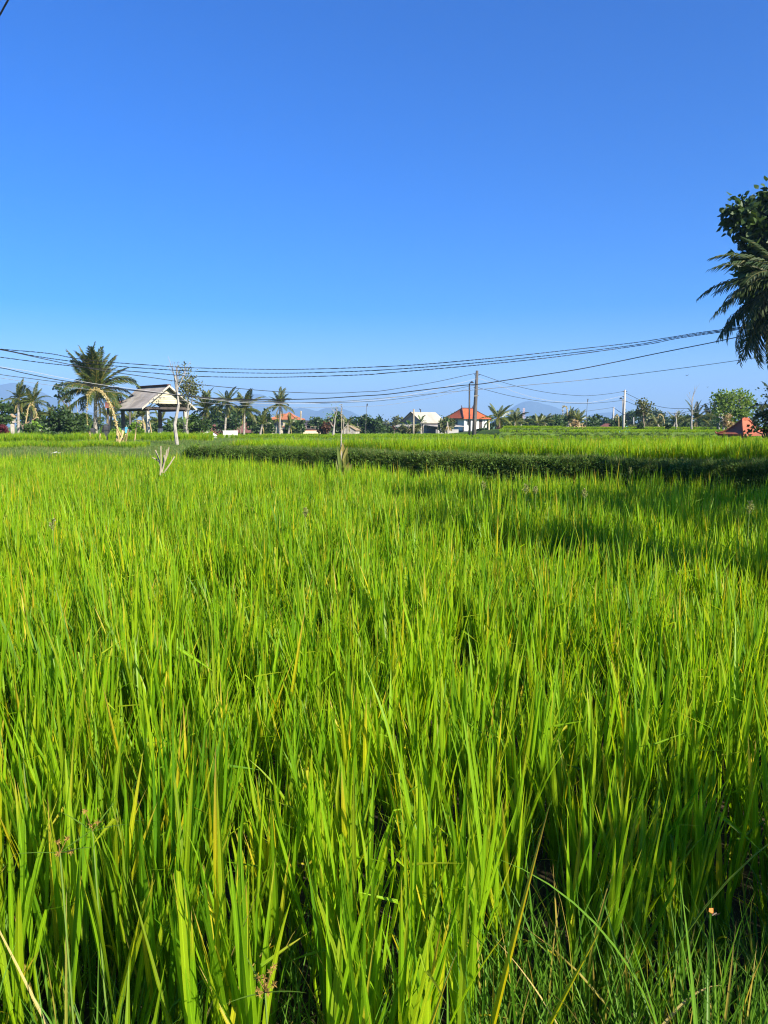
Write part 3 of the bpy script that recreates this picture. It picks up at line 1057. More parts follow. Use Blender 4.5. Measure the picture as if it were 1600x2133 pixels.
def tree(name, label, cat, px, d, blobs_px, n=1800, size_px=4.0, mat='tree', trunk='trunk', trunk_px=5, seed=0, group=None, depth=0.8, clumps=10,
         base=None, trunk_px_x=None, flat=0.8, aspect=0.42, limbs=True, yellow=0.0, hang=0.0):
    """broadleaf tree or shrub; blobs given as (px, py, rx, ry) ovals of the picture at its distance, with real depth"""
    r = random.Random(3000 + seed)
    b = base if base is not None else base_at(trunk_px_x or px, d)
    k = d / FPX
    root = thing(name, label, cat, b, 0, group)
    blobs = []
    for (bx, by, rx, ry) in blobs_px:
        c = at(bx, by, d + r.uniform(-0.5, 0.5) * rx * k) - b
        blobs.append((c, (rx * k, rx * k * depth, ry * k)))
    mb = MB()
    fork = Vector((0, 0, max(0.2, min(c.z for c, _ in blobs) * 0.55)))
    tr = trunk_px * k * 0.5
    mb.tube([Vector((0, 0, -0.2)), fork * 0.5 + Vector((tr * .3, 0, 0)), fork], [tr * 1.3, tr, tr * 0.85], n=7)
    if limbs:
        for c, rr in blobs:
            pth = limb_path(fork * 0.9, c, r)
            mb.tube(pth, [tr * (0.7 - 0.5 * i / 5) for i in range(6)], n=5)
            for j in range(3):
                e = c + Vector((r.uniform(-.8, .8) * rr[0], r.uniform(-.8, .8) * rr[1], r.uniform(-.3, .8) * rr[2]))
                mb.tube(limb_path(pth[3], e, r, n=3), [tr * 0.3, tr * 0.22, tr * 0.15, tr * 0.06], n=4)
    mb.obj('trunk', M[trunk], root)
    crown_mesh(blobs, n, size_px * k, r, clumps, flat, aspect, yellow, hang).obj('crown', M[mat], root, attr=True)
    return root


def branchy(mb, p, d, L, rad, r, depth, split=2, spread=0.5, upw=0.25):
    n = 4
    pts = [p]
    q, dd = p.copy(), d.copy()
    for i in range(n):
        dd = (dd + Vector((r.gauss(0, .1), r.gauss(0, .1), r.gauss(upw * .3, .07)))).normalized()
        q = q + dd * L / n
        pts.append(q.copy())
    mb.tube(pts, [rad * (1 - 0.45 * i / n) for i in range(n + 1)], n=5)
    ends = [q]
    if depth > 0:
        for i in range(split + (1 if r.random() < .5 else 0)):
            k = r.choice((2, 3, 4, 4))
            nd_ = (dd + Vector((r.gauss(0, spread), r.gauss(0, spread), r.uniform(0, spread)))).normalized()
            ends += branchy(mb, pts[k], nd_, L * r.uniform(.5, .75), rad * .5, r, depth - 1, split, spread, upw)
    return ends


def bare_tree(label, px, d, top_py, trunk_px, seed, mat='trunk_white', lean=0, depth=3, spread=0.4, fork=0.5, twigs=False, group=None, name='bare_tree', leaves=0, leaf_key='tree_olive', leaf_px=3.5, split=2):
    r = random.Random(5000 + seed)
    b = base_at(px, d)
    top = at(px + lean, top_py, d)
    root = thing(name, label, 'tree', b, 0, group)
    H = (top - b).length
    mb = MB()
    f = (top - b) * fork
    tr = trunk_px * d / FPX * 0.5
    mb.tube([Vector((0, 0, -0.2)), f * 0.5 + Vector((r.gauss(0, .03) * H, 0, 0)), f], [tr * 1.2, tr, tr * .8], n=7)
    ends = []
    for i in range(3):
        dv = (Vector((r.gauss(0, spread), r.gauss(0, spread), 1.0)) + Vector(((top - b).x, 0, 0)) / H).normalized()
        if i == 0: dv = (top - b).normalized()
        ends += branchy(mb, f, dv, H * (1 - fork) * (0.62 if i == 0 else 0.45), tr * (0.7 if i == 0 else .45), r, depth, split, spread)
    mb.obj('trunk', M[mat], root)
    if leaves:
        mc = MB()
        for i in range(leaves):
            e = r.choice(ends)
            p = e + Vector((r.gauss(0, 1), r.gauss(0, 1), r.gauss(0, 1))) * 0.07 * H
            leaf(mc, p, Vector((r.gauss(0, 1), r.gauss(0, 1), r.gauss(.2, 1))).normalized(), leaf_px * d / FPX * r.uniform(.6, 1.3), r)
        mc.obj('crown', M[leaf_key], root, attr=True)
    return root


# ---- banana leaves: unit length, shared
def banana_leaf_mesh(seed, arch, mat='banana', yellow=0.0, name='leaf', wid=0.13):
    r = random.Random(seed)
    mb = MB()
    n = 12
    p = Vector((0, 0, 0)); a = 0.0
    pts, ups = [], []
    for i in range(n + 1):
        pts.append(p.copy()); ups.append(Vector((-math.sin(a), 0, math.cos(a))))
        p = p + Vector((math.cos(a), 0, math.sin(a))) / n
        a -= arch / n * (0.4 + 1.2 * i / n)
    mb.tube(pts, [0.012 * (1 - .8 * i / n) + .001 for i in range(n + 1)], n=4, caps=False)
    mb.c = [(yellow, .9, .3, .5)] * len(mb.v)
    for s in (-1, 1):
        for i in range(2, n):
            t0, t1 = i / n, (i + 1) / n
            w0 = wid * math.sin(math.pi * (0.08 + 0.92 * (t0 - .16) / .84)) ** .6 if t0 > .16 else 0.02
            w1 = wid * max(0.02, math.sin(math.pi * min(1, 0.08 + 0.92 * (t1 - .16) / .84))) ** .6
            dz = r.uniform(-.05, .02)
            g = r.random()
            side = Vector((0, s, 0))
            q = [pts[i], pts[i + 1] - (pts[i + 1] - pts[i]) * r.choice((0, 0, .12)), pts[i + 1] + side * w1 * .9 + ups[i] * (0.02 + dz) + (pts[i + 1] - pts[i]) * .3, pts[i] + side * w0 * .9 + ups[i] * (0.02 + dz) + (pts[i + 1] - pts[i]) * .3]
            y = yellow if r.random() > .3 else yellow * .5
            mb.add(q, [(0, 1, 2, 3)], [(y, g, t0, .5)] * 4)
    return mb.mesh(name, M[mat], attr=True)


BAN = [banana_leaf_mesh(60 + i, 0.4 + 0.35 * i) for i in range(4)]
BAN_DRY = [banana_leaf_mesh(70 + i, 1.0 + .4 * i, 'dry_leaf', 0.3) for i in range(3)]
CORD = [banana_leaf_mesh(80 + i, 0.6 + .3 * i, 'red_leaf', wid=0.10) for i in range(3)]


def big_leaf_plant(name, label, cat, px, d, top_py, n, leaf_px, seed, meshes, dry=0, stem_px=5, group=None, stem='trunk_pale', pitch=(0.1, 1.35), lean=0.0):
    r = random.Random(7000 + seed)
    b = base_at(px, d)
    top = at(px + lean, top_py, d)
    k = d / FPX
    root = thing(name, label, cat, b, 0, group)
    L = leaf_px * k
    v = (top - b) - Vector((0, 0, L * .65))
    v.z = max(v.z, 0.15)
    mb = MB().tube([Vector((0, 0, -.15)), v * .5, v], [stem_px * k * .55, stem_px * k * .5, stem_px * k * .3], n=7)
    mb.obj('stem', M[stem], root)
    for i in range(n):
        f = i / max(1, n - 1)
        o = link('leaf', r.choice(meshes), root)
        o.location = v * (1.0 - 0.15 * f)
        o.rotation_euler = Euler((r.gauss(0, .3), -(pitch[1] * (1 - f) + pitch[0] * f), i * 2.4 + r.uniform(-.4, .4)), 'XYZ')
        s = L * r.uniform(.75, 1.1)
        o.scale = (s, s * 1.15, s)
    for i in range(dry):
        o = link('leaf', r.choice(BAN_DRY), root, 'dry hanging leaf')
        o.location = v * .8
        o.rotation_euler = Euler((r.gauss(0, .4), r.uniform(.4, 1.2), r.uniform(0, 6.28)), 'XYZ')
        o.scale = (L * .8,) * 3
    return root


# ================================================================== buildings
def wall_with_opening(mb, p0, p1, z0, z1, th, openings):
    """vertical wall from p0 to p1 (plan) with rectangular openings [(a0, a1, b0, b1)] in metres along / up"""
    p0, p1 = Vector((p0[0], p0[1], 0)), Vector((p1[0], p1[1], 0))
    u = (p1 - p0); L = u.length; u /= L
    rz = math.atan2(u.y, u.x)
    nrm = Vector((u.y, -u.x, 0))
    def piece(a0, a1, b0, b1):
        if a1 - a0 < 1e-3 or b1 - b0 < 1e-3: return
        c = p0 + u * (a0 + a1) / 2 - nrm * th / 2
        mb.box((c.x, c.y, (b0 + b1) / 2), (a1 - a0, th, b1 - b0), rz)
    xs_ = 0.0
    for (a0, a1, b0, b1) in sorted(openings):
        piece(xs_, a0, z0, z1)
        piece(a0, a1, z0, b0)
        piece(a0, a1, b1, z1)
        xs_ = a1
    piece(xs_, L, z0, z1)


def window(root, p0, p1, th, a0, a1, b0, b1, frame='frame_grey', mull=1, name='window'):
    p0, p1 = Vector((p0[0], p0[1], 0)), Vector((p1[0], p1[1], 0))
    u = (p1 - p0).normalized()
    rz = math.atan2(u.y, u.x)
    nrm = Vector((u.y, -u.x, 0))
    f = 0.07
    mb = MB()
    def piece(x0, x1, y0, y1, off, t):
        c = p0 + u * (x0 + x1) / 2 + nrm * off
        mb.box((c.x, c.y, (y0 + y1) / 2), (x1 - x0, t, y1 - y0), rz)
    piece(a0 - f, a0 + f, b0 - f, b1 + f, 0.0, .09)
    piece(a1 - f, a1 + f, b0 - f, b1 + f, 0.0, .09)
    piece(a0 + f, a1 - f, b1 - f, b1 + f, 0.0, .085)
    piece(a0 + f, a1 - f, b0 - f, b0 + f, 0.0, .085)
    for i in range(mull):
        x = a0 + (a1 - a0) * (i + 1) / (mull + 1)
        piece(x - .03, x + .03, b0 + f, b1 - f, -.01, .05)
    w = mb.obj(name, M[frame], root)
    g = MB()
    c = p0 + u * (a0 + a1) / 2 - nrm * 0.06
    g.box((c.x, c.y, (b0 + b1) / 2), (a1 - a0 - .02, .02, b1 - b0 - .02), rz)
    g.obj('pane', M['glass'], w)
    return w


def hip_roof(mb, hx, hy, z0, z1, ridge, th=0.12, curve=0.0, steps=5):
    """hip roof over a (2hx x 2hy) plan, ridge of half-length `ridge` along x; curve > 0 sags the slopes"""
    rings = []
    for i in range(steps + 1):
        t = i / steps
        s = 1 - t
        z = z0 + (z1 - z0) * (t - curve * math.sin(math.pi * t))
        rx = ridge + (hx - ridge) * s
        ry = 0.02 + (hy - 0.02) * s
        rings.append([(-rx, -ry, z), (rx, -ry, z), (rx, ry, z), (-rx, ry, z)])
    vs = [p for rg in rings for p in rg]
    fs = []
    for i in range(steps):
        for k in range(4):
            fs.append((i * 4 + k, i * 4 + (k + 1) % 4, (i + 1) * 4 + (k + 1) % 4, (i + 1) * 4 + k))
    e = steps * 4
    fs.append((e, e + 1, e + 2, e + 3))
    o = len(vs)
    vs += [(x, y, z - th) for (x, y, z) in rings[0]]
    for k in range(4):
        fs.append((o + k, o + (k + 1) % 4, (k + 1) % 4, k))
    fs.append((o + 3, o + 2, o + 1, o))
    mb.add(vs, fs)
    return rings


def hip_caps(rings, ridge_r=0.09):
    mb = MB()
    for k in range(4):
        mb.tube([Vector(rg[k]) + Vector((0, 0, .03)) for rg in rings], ridge_r, n=6)
    a, b = Vector(rings[-1][0]), Vector(rings[-1][1])
    a.y = b.y = 0
    mb.tube([a + Vector((0, 0, .04)), b + Vector((0, 0, .04))], ridge_r * 1.1, n=6)
    return mb


def px_m(px, d):
    return px * d / FPX


# ---- the open pavilion
def pavilion():
    d = 57.0
    phi = R_(47)
    b = base_at(322, d)
    root = thing('open_pavilion', 'open pavilion on tall concrete posts with grey sheet gable roof', 'pavilion', b, phi)
    # local: x along the gable width, y along the ridge (away); gable end faces -y
    W, Lr = 4.35, 4.3
    cx = 0.0
    # plan offsets: local origin is the middle
    g0 = b.z
    ze = at(347, 852, d).z - g0            # eaves
    zr = at(347, 806, d).z - g0 + 0.02     # ridge
    hw = W / 2
    y0, y1 = -Lr / 2, Lr / 2
    def slope(side, th=0.06):
        n = 6
        mbs = MB()
        vs = []
        for i in range(n + 1):
            t = i / n
            z = zr + (ze - zr) * t - 0.10 * math.sin(math.pi * t) * (1 if side < 0 else .4)
            for y in (y0, y1):
                vs.append((side * hw * t, y, z))
        fs = []
        for i in range(n):
            f = (2 * i, 2 * i + 1, 2 * i + 3, 2 * i + 2)
            fs.append(f if side < 0 else f[::-1])
        m0 = len(vs)
        vs += [(x, y, z - th) for (x, y, z) in vs]
        for i in range(n):
            f = (m0 + 2 * i, m0 + 2 * i + 2, m0 + 2 * i + 3, m0 + 2 * i + 1)
            fs.append(f if side < 0 else f[::-1])
        fs += [(2 * i, 2 * i + 2, m0 + 2 * i + 2, m0 + 2 * i) for i in range(n)]
        fs += [(2 * i + 1, m0 + 2 * i + 1, m0 + 2 * i + 3, 2 * i + 3) for i in range(n)]
        fs += [(2 * n, 2 * n + 1, m0 + 2 * n + 1, m0 + 2 * n), (0, m0, m0 + 1, 1)]
        mbs.add(vs, fs)
        return mbs
    rf = slope(-1).obj('roof', M['roof_grey'], root)
    slope(1).obj('roof', M['roof_grey'], root)
    MB().box((0, 0, zr + 0.05), (0.28, Lr + .05, 0.10)).obj('ridge_cap', M['ridge_dark'], rf)
    # pale repaired patch of sheeting lying on the left slope
    zz = lambda x: zr + (ze - zr) * (-x / hw) - 0.10 * math.sin(math.pi * (-x / hw)) + 0.012
    pm = MB()
    a, c = -1.75, -0.75
    pm.slab([(a, 0.1, zz(a)), (c, 0.6, zz(c)), (c, 1.35, zz(c)), (a, 1.9, zz(a))], 0.008)
    pm.obj('patch_sheet', M['roof_pale'], rf)
    # gable boarding, set back from the verge
    gy = y0 + 0.35
    zb = ze + (zr - ze) * 0.22
    for i in range(8):
        f0, f1 = i / 8, (i + 1) / 8
        za, zc = zb + (zr - .1 - zb) * f0, zb + (zr - .1 - zb) * f1 - .012
        wa = (zr - .08 - za) / (zr - ze) * hw
        wc = max(0.02, (zr - .08 - zc) / (zr - ze) * hw)
        MB().add([(-wa, gy, za), (wa, gy, za), (wc, gy, zc), (-wc, gy, zc), (-wa, gy + .03, za), (wa, gy + .03, za), (wc, gy + .03, zc), (-wc, gy + .03, zc)],
                 [(0, 1, 2, 3), (7, 6, 5, 4), (0, 4, 5, 1), (1, 5, 6, 2), (2, 6, 7, 3), (3, 7, 4, 0)]).obj('plank', M['gable'], root)
    for s in (-1, 1):      # barge boards
        MB().slab([(s * (hw + .04), y0 - .03, ze - .12), (0, y0 - .03, zr - .10), (0, y0 - .03, zr + .05), (s * (hw + .04), y0 - .03, ze + .03)][::s], 0.05).obj('barge_board', M['post'], root)
    # tie beams and rafters under the sheets
    bm_ = MB()
    wx = hw * 0.70
    zt = ze - 0.02
    for y in (y0 + .42, y1 - .42):
        bm_.box((0, y, zt + .05), (2 * wx + .5, .12, .16))
    for x in (-wx, wx):
        bm_.box((x, 0, zt - .08), (.12, Lr - .5, .14))
    bm_.obj('tie_beam', M['dark_wall'], root)
    for s in (-1, 1):
        for i in range(7):
            y = y0 + .25 + i * (Lr - .5) / 6
            MB().tube([(s * .03, y, zr - .13), (s * hw * .5, y, (zr + ze) / 2 - .2), (s * hw * .97, y, ze - .1)], .035, n=4).obj('rafter', M['dark_wall'], root)
    for x, y, dark in ((-wx, y0 + .42, 0), (wx, y0 + .42, 0), (-wx, y1 - .42, 1), (wx, y1 - .42, 1)):
        pz = zt - .15
        mbp = MB()
        mbp.box((x, y, (pz - .4) / 2), (.20, .20, pz + .4))
        p = mbp.obj('post', M['post_dark' if dark else 'post'], root)
        if dark:
            MB().box((x, y, .28), (.29, .29, .95)).obj('post_base', M['white_wall'], p)
    MB().box((0, 0, .06), (W * .86, Lr * .9, .22)).obj('floor_slab', M['concrete'], root)
    return root


pavilion()

# low brown roof joining the pavilion at the back left
q = base_at(246, 63)
t_ = thing('shed', 'low rusty roofed shed showing behind the pavilion', 'shed', q, R_(25))
zq = at(246, 833, 63).z - q.z
MB().slab([(-1.0, -.8, zq - .62), (1.4, -.8, zq - .28), (1.2, 1.2, zq + .05), (-.8, 1.2, zq - .15)], .08).obj('roof', M['roof_rust'], t_)
for x in (-.7, 1.0):
    MB().box((x, .2, (zq - .5) / 2 - .1), (.14, .14, zq - .15)).obj('post', M['post_dark'], t_)


# ---- the white house with the orange hip roof
def white_house():
    d = 140.0
    k = d / FPX
    corner = at(967, 903, d)
    rz = R_(32)
    b = Vector((corner.x, corner.y, 0)); b.z = gz(b.x, b.y)
    root = thing('white_house', 'white cottage with orange hipped tile roof behind the leaning pole', 'house', b, rz)
    z_base = at(967, 902, d).z - b.z
    ze = at(967, 871, d).z - b.z
    zr = at(967, 850, d).z - b.z
    # walls: near corner at the origin; end wall runs back along +y, long front along +x
    LX, LY = 4.9, 4.6
    th = .18
    zp = z_base + .5
    mb = MB()
    zw0, zw1 = zp - .05, ze + .15
    wy = 1.15
    end_open = [(LY - 3.2, LY - 1.9, zp + .45, zp + 1.9)]
    wall_with_opening(mb, (0, LY), (0, 0), zw0, zw1, th, end_open)
    fr_open = [(.55, 1.15, zp + .9, zp + 1.8), (3.4, 4.2, zp, zp + 1.95)]
    wall_with_opening(mb, (0, 0), (LX, 0), zw0, zw1, th, fr_open)
    wall_with_opening(mb, (LX, 0), (LX, LY), zw0, zw1, th, [])
    wall_with_opening(mb, (LX, LY), (0, LY), zw0, zw1, th, [])
    wl_ = mb.obj('wall', M['white_wall'], root)
    for x, y in ((0, 0), (LX, 0), (0, LY), (1.6, -.02)):
        MB().box((x, y, (zw0 + zw1) / 2), (.34, .34, zw1 - zw0 - .02)).obj('pilaster', M['white_wall'], wl_)
    MB().box((LX / 2, LY / 2, zp / 2 - .2), (LX + .35, LY + .35, zp + .32)).obj('plinth', M['plinth'], root)
    window(root, (0, LY), (0, 0), th, *end_open[0], mull=1)
    window(root, (0, 0), (LX, 0), th, *fr_open[0], mull=0)
    dr = MB().box((3.8, .10, zp + .97), (.78, .05, 1.92)).obj('door', M['dark_wall'], root)
    MB().box((4.1, .06, zp + .95), (.04, .06, .12)).obj('handle', M['frame_grey'], dr)
    # dark lintel band under the eaves
    lb = MB()
    lb.box((LX / 2, -.03, ze - .12), (LX - .3, .1, .1)); lb.box((-.03, LY / 2, ze - .12), (.1, LY - .3, .1))
    lb.obj('lintel', M['frame_grey'], root)
    # roof
    rmb = MB()
    rings = hip_roof(rmb, LX / 2 + .75, LY / 2 + .75, ze, zr, 1.25, .14, curve=.06)
    rf = rmb.obj('roof', M['roof_orange'], root)
    rf.location = (LX / 2, LY / 2, 0)
    hip_caps(rings, .10).obj('hip_cap', M['ridge_dark'], rf)
    for s in (-1, 1):
        MB().tube([(s * 1.25, 0, zr), (s * 1.28, 0, zr + .3), (s * 1.42, 0, zr + .62)], [.13, .09, .02], n=6).obj('finial', M['ridge_dark'], rf)
    # porch post at the far right
    MB().box((LX + .55, -.35, ze / 2), (.2, .2, ze)).obj('porch_post', M['cream_wall'], root)
    return root


white_house()


# ---- the cream roofed house left of it
def cream_house():
    d = 128.0
    k = d / FPX
    g = at(858, 900, d)
    b = Vector((g.x, g.y, gz(g.x, g.y)))
    rz = R_(42)
    root = thing('cream_roofed_house', 'grey house under a steep cream sheet roof with lean-to sheds', 'house', b, rz)
    ze, zr = at(858, 881, d).z - b.z, at(858, 858, d).z - b.z
    W, L = 5.4, 5.6                      # gable faces -x (front left), ridge along +x
    hw = W / 2
    zl = ze - .15
    # walls
    mb = MB()
    wall_with_opening(mb, (.3, hw - .4), (.3, -hw + .4), -.3, zl + .25, .15, [(1.7, 2.6, .5, zl - .3)])
    wall_with_opening(mb, (.3, -hw + .4), (L - .3, -hw + .4), -.3, zl + .25, .15, [(.8, 1.8, .7, zl - .35), (3.2, 4.1, 0, zl - .3)])
    wall_with_opening(mb, (L - .3, -hw + .4), (L - .3, hw - .4), -.3, zl + .25, .15, [])
    wall_with_opening(mb, (L - .3, hw - .4), (.3, hw - .4), -.3, zl + .25, .15, [])
    mb.add([(.3, hw - .3, zl + .2), (.3, -hw + .3, zl + .2), (.3, 0, zr - .15), (.45, hw - .3, zl + .2), (.45, -hw + .3, zl + .2), (.45, 0, zr - .15)],
           [(0, 1, 2), (5, 4, 3), (0, 3, 4, 1), (1, 4, 5, 2), (2, 5, 3, 0)])
    mb.obj('wall', M['grey_wall'], root)
    window(root, (.3, -hw + .4), (L - .3, -hw + .4), .15, .8, 1.8, .7, zl - .35)
    MB().box((.36, hw - .4 - 2.15, (.5 + zl - .3) / 2), (.06, .9, zl - .8)).obj('door', M['dark_wall'], root)
    MB().box((.3 + 3.65, -hw + .46, (zl - .3) / 2), (.9, .06, zl - .3)).obj('door', M['dark_wall'], root)
    for s in (-1, 1):
        q = [(-.25, s * hw, ze), (L, s * hw, ze), (L, 0, zr), (-.25, 0, zr)]
        MB().slab(q if s < 0 else q[::-1], .09).obj('roof', M['roof_cream'], root)
    for s in (-1, 1):
        MB().slab([(-.29, s * hw * 1.03, ze - .16), (-.29, 0, zr - .12), (-.29, 0, zr + .06), (-.29, s * hw * 1.03, ze + .03)][::-s], .05).obj('barge_board', M['dark_wall'], root)
    # lean-to on the right along the front slope, and one at the gable
    z1, z2 = at(890, 883, d).z - b.z, at(890, 889, d).z - b.z
    MB().slab([(.5, -hw - 2.6, z2), (L + 2.2, -hw - 2.2, z2 + .1), (L + 2.0, -hw + .25, z1 - .1), (.5, -hw + .25, z1 - .15)], .07).obj('lean_to_roof', M['roof_grey'], root)
    MB().slab([(-2.0, hw - .2, z2 - .05), (-2.0, -hw + .9, z2 - .05), (.28, -hw + .7, z1), (.28, hw + .3, z1)][::-1], .07).obj('lean_to_roof', M['roof_cream'], root)
    for x, y in ((.8, -hw - 2.35), (L + 1.9, -hw - 2.0), (3.4, -hw - 2.2)):
        MB().box((x, y, z2 / 2 - .15), (.13, .13, z2 + .2)).obj('post', M['post_dark'], root)
    MB().box((3.6, -hw - 1.9, z2 * .30), (5.4, .15, z2 * .75)).obj('low_wall', M['grey_wall'], root)
    for y in (hw - .3, -hw + 1.2):
        MB().box((-1.85, y, z2 / 2 - .15), (.13, .13, z2 + .1)).obj('post', M['post_dark'], root)
    # small chimney pipe on the ridge
    MB().tube([(2.0, 0, zr - .1), (2.0, 0, zr + .38), (1.75, 0, zr + .5)], .09, n=6).obj('chimney_pipe', M['lamp_dark'], root)
    return root


cream_house()


def hip_house(name, label, px, d, rz, LX, LY, py_base, py_eave, py_ridge, ridge, roof, wall, over=.6, curve=.1, openings=None, caps=None, extra=None):
    b = base_at(px, d)
    root = thing(name, label, 'house', b, rz)
    zb = min(0, at(px, py_base, d).z - b.z)
    ze, zr = at(px, py_eave, d).z - b.z, at(px, py_ridge, d).z - b.z
    hx, hy = LX / 2, LY / 2
    mb = MB()
    ops = openings or []
    wall_with_opening(mb, (-hx, -hy), (hx, -hy), zb - .3, ze + .1, .18, [o for o in ops])
    wall_with_opening(mb, (hx, -hy), (hx, hy), zb - .3, ze + .1, .18, [])
    wall_with_opening(mb, (hx, hy), (-hx, hy), zb - .3, ze + .1, .18, [])
    wall_with_opening(mb, (-hx, hy), (-hx, -hy), zb - .3, ze + .1, .18, [])
    mb.obj('wall', M[wall], root)
    for o in ops:
        window(root, (-hx, -hy), (hx, -hy), .18, *o, mull=1, frame='dark_wall')
    rm = MB()
    rings = hip_roof(rm, hx + over, hy + over, ze, zr, ridge, .14, curve=curve)
    rf = rm.obj('roof', M[roof], root)
    hip_caps(rings, .09).obj('hip_cap', M[caps or roof], rf)
    return root, ze, zr


# far two-storey house with salmon roofs
h, ze, zr = hip_house('salmon_roofed_house', 'two storey villa with salmon hipped roofs behind the lone palm', 596, 150, R_(-12), 4.6, 4.0, 903, 873.5, 863, .9, 'roof_salmon', 'cream_wall', over=.7, curve=.14,
                      openings=[(.5, 1.4, 1.6, 2.5), (2.0, 2.9, 1.6, 2.5), (3.4, 4.2, 1.6, 2.5)])
rm = MB()
rings = hip_roof(rm, 2.3, 2.0, ze + .02, zr + .25, .15, .14, curve=.16)
w2 = rm.obj('roof', M['roof_salmon'], h); w2.location = (1.15, -1.2, 0)
hip_caps(rings, .08).obj('hip_cap', M['roof_salmon'], w2)
MB().box((1.15, -1.6, ze / 2 - .1), (3.2, 2.4, ze)).obj('front_wing', M['cream_wall'], h)
MB().box((1.15, -2.87, ze * .48), (3.3, .12, .18)).obj('balcony_rail', M['roof_brick'], h)
for x in (0.1, 1.2, 2.2):
    MB().box((x, -2.82, ze * .74), (.6, .05, ze * .34)).obj('window', M['glass'], h)

# house with the steep charcoal roof
def dark_house():
    d = 118.0
    b = base_at(642, d)
    root = thing('charcoal_roofed_house', 'low cream house under a steep charcoal tiled roof', 'house', b, R_(20))
    Z = lambda py: at(642, py, d).z - b.z
    mb = MB()
    rings = hip_roof(mb, 1.75, 1.2, Z(886), Z(875.5), 1.15, .1, curve=.05)
    rf = mb.obj('roof', M['roof_dark'], root); rf.location = (0, .6, 0)
    m2 = MB()
    rings2 = hip_roof(m2, 2.35, 2.0, Z(893), Z(885.6), 1.6, .1, curve=.05)
    m2.obj('skirt_roof', M['roof_dark'], rf)
    mw = MB()
    wall_with_opening(mw, (-1.9, -1.2), (1.9, -1.2), -.3, Z(892), .15, [(.5, 1.3, .9, 1.3), (2.0, 3.2, .9, 1.3)])
    wall_with_opening(mw, (1.9, -1.2), (1.9, 2.2), -.3, Z(892), .15, [])
    wall_with_opening(mw, (1.9, 2.2), (-1.9, 2.2), -.3, Z(892), .15, [])
    wall_with_opening(mw, (-1.9, 2.2), (-1.9, -1.2), -.3, Z(892), .15, [])
    mw.obj('wall', M['dark_wall'], root)
    for (a0, a1, b0, b1) in [(.5, 1.3, .9, 1.3), (2.0, 3.2, .9, 1.3)]:
        window(root, (-1.9, -1.2), (1.9, -1.2), .15, a0, a1, b0, b1, frame='trunk')
    MB().box((.35, -1.75, .28), (3.2, .15, .85)).obj('parapet', M['cream_wall'], root)
    MB().box((.35, -1.75, .76), (3.3, .22, .1)).obj('coping', M['roof_brick'], root)
    # timber annexe on the left with a low gable
    an = MB()
    an.add([(-3.6, -1.0, -.3), (-1.95, -1.0, -.3), (-1.95, -1.0, Z(890)), (-2.5, -1.0, Z(886.5)), (-3.6, -1.0, Z(893)),
            (-3.6, 1.4, -.3), (-1.95, 1.4, -.3), (-1.95, 1.4, Z(890)), (-2.5, 1.4, Z(886.5)), (-3.6, 1.4, Z(893))],
           [(0, 1, 2, 3, 4), (9, 8, 7, 6, 5), (0, 5, 6, 1), (1, 6, 7, 2), (2, 7, 8, 3), (3, 8, 9, 4), (4, 9, 5, 0)])
    an.obj('annexe', M['dark_wall'], root)
    MB().slab([(-3.9, -1.3, Z(894)), (-2.45, -1.3, Z(885.8)), (-2.45, 1.6, Z(885.8)), (-3.9, 1.6, Z(894))], .06).obj('annexe_roof', M['roof_dark'], root)


dark_house()

hip_house('maroon_roofed_house', 'maroon roofed house behind the trunks of the tall palms', 515, 112, R_(15), 3.6, 3.2, 903, 899, 880, .15, 'roof_maroon', 'grey_wall', over=.6, curve=.04, caps='ridge_dark')
hip_house('maroon_roofed_house', 'smaller maroon roofed house left of the palm trunks', 484, 118, R_(-10), 3.4, 3.0, 903, 900, 883, .5, 'roof_maroon', 'grey_wall', over=.5, curve=.04, caps='ridge_dark')
hip_house('maroon_roofed_house', 'half hidden maroon roof beside the banana clump', 452, 120, R_(5), 2.6, 3.0, 903, 900, 885, .4, 'roof_maroon', 'grey_wall', over=.5, curve=.04, caps='ridge_dark')


# small hut with the red roof, white gable
def small_hut():
    d = 62.0
    b = base_at(436, d)
    root = thing('small_hut', 'tiny white hut with rusty red roof at the rice edge', 'hut', b, R_(28))
    Z = lambda py: at(436, py, d).z - b.z
    hw = .62
    ze, zr = Z(903), Z(893.5)
    mb = MB()
    mb.add([(-hw, 0, -.3), (hw, 0, -.3), (hw, 0, ze), (0, 0, zr - .04), (-hw, 0, ze), (-hw, 1.1, -.3), (hw, 1.1, -.3), (hw, 1.1, ze), (0, 1.1, zr - .04), (-hw, 1.1, ze)],
           [(0, 1, 2, 3, 4), (9, 8, 7, 6, 5), (1, 6, 7, 2), (4, 9, 5, 0), (2, 7, 8, 3), (3, 8, 9, 4)])
    mb.obj('wall', M['white_wall'], root)
    for s in (-1, 1):
        q = [(s * (hw + .12), -.1, ze - .08), (s * (hw + .12), 1.25, ze - .08), (0, 1.25, zr + .02), (0, -.1, zr + .02)]
        MB().slab(q if s > 0 else q[::-1], .04).obj('roof', M['roof_rust'], root)
    MB().box((.1, -.02, .35), (.3, .04, .7)).obj('door', M['dark_wall'], root)


small_hut()
b = base_at(480, 70)
t_ = thing('garden_wall', 'low white garden wall between the palm trunks', 'wall', b, R_(4))
MB().box((0, 0, at(480, 899.5, 70).z - b.z - .6), (1.3, .16, 1.3)).obj('wall', M['white_wall'], t_)
MB().box((0, 0, at(480, 899, 70).z - b.z + .06), (1.36, .22, .06)).obj('coping', M['white_wall'], t_)


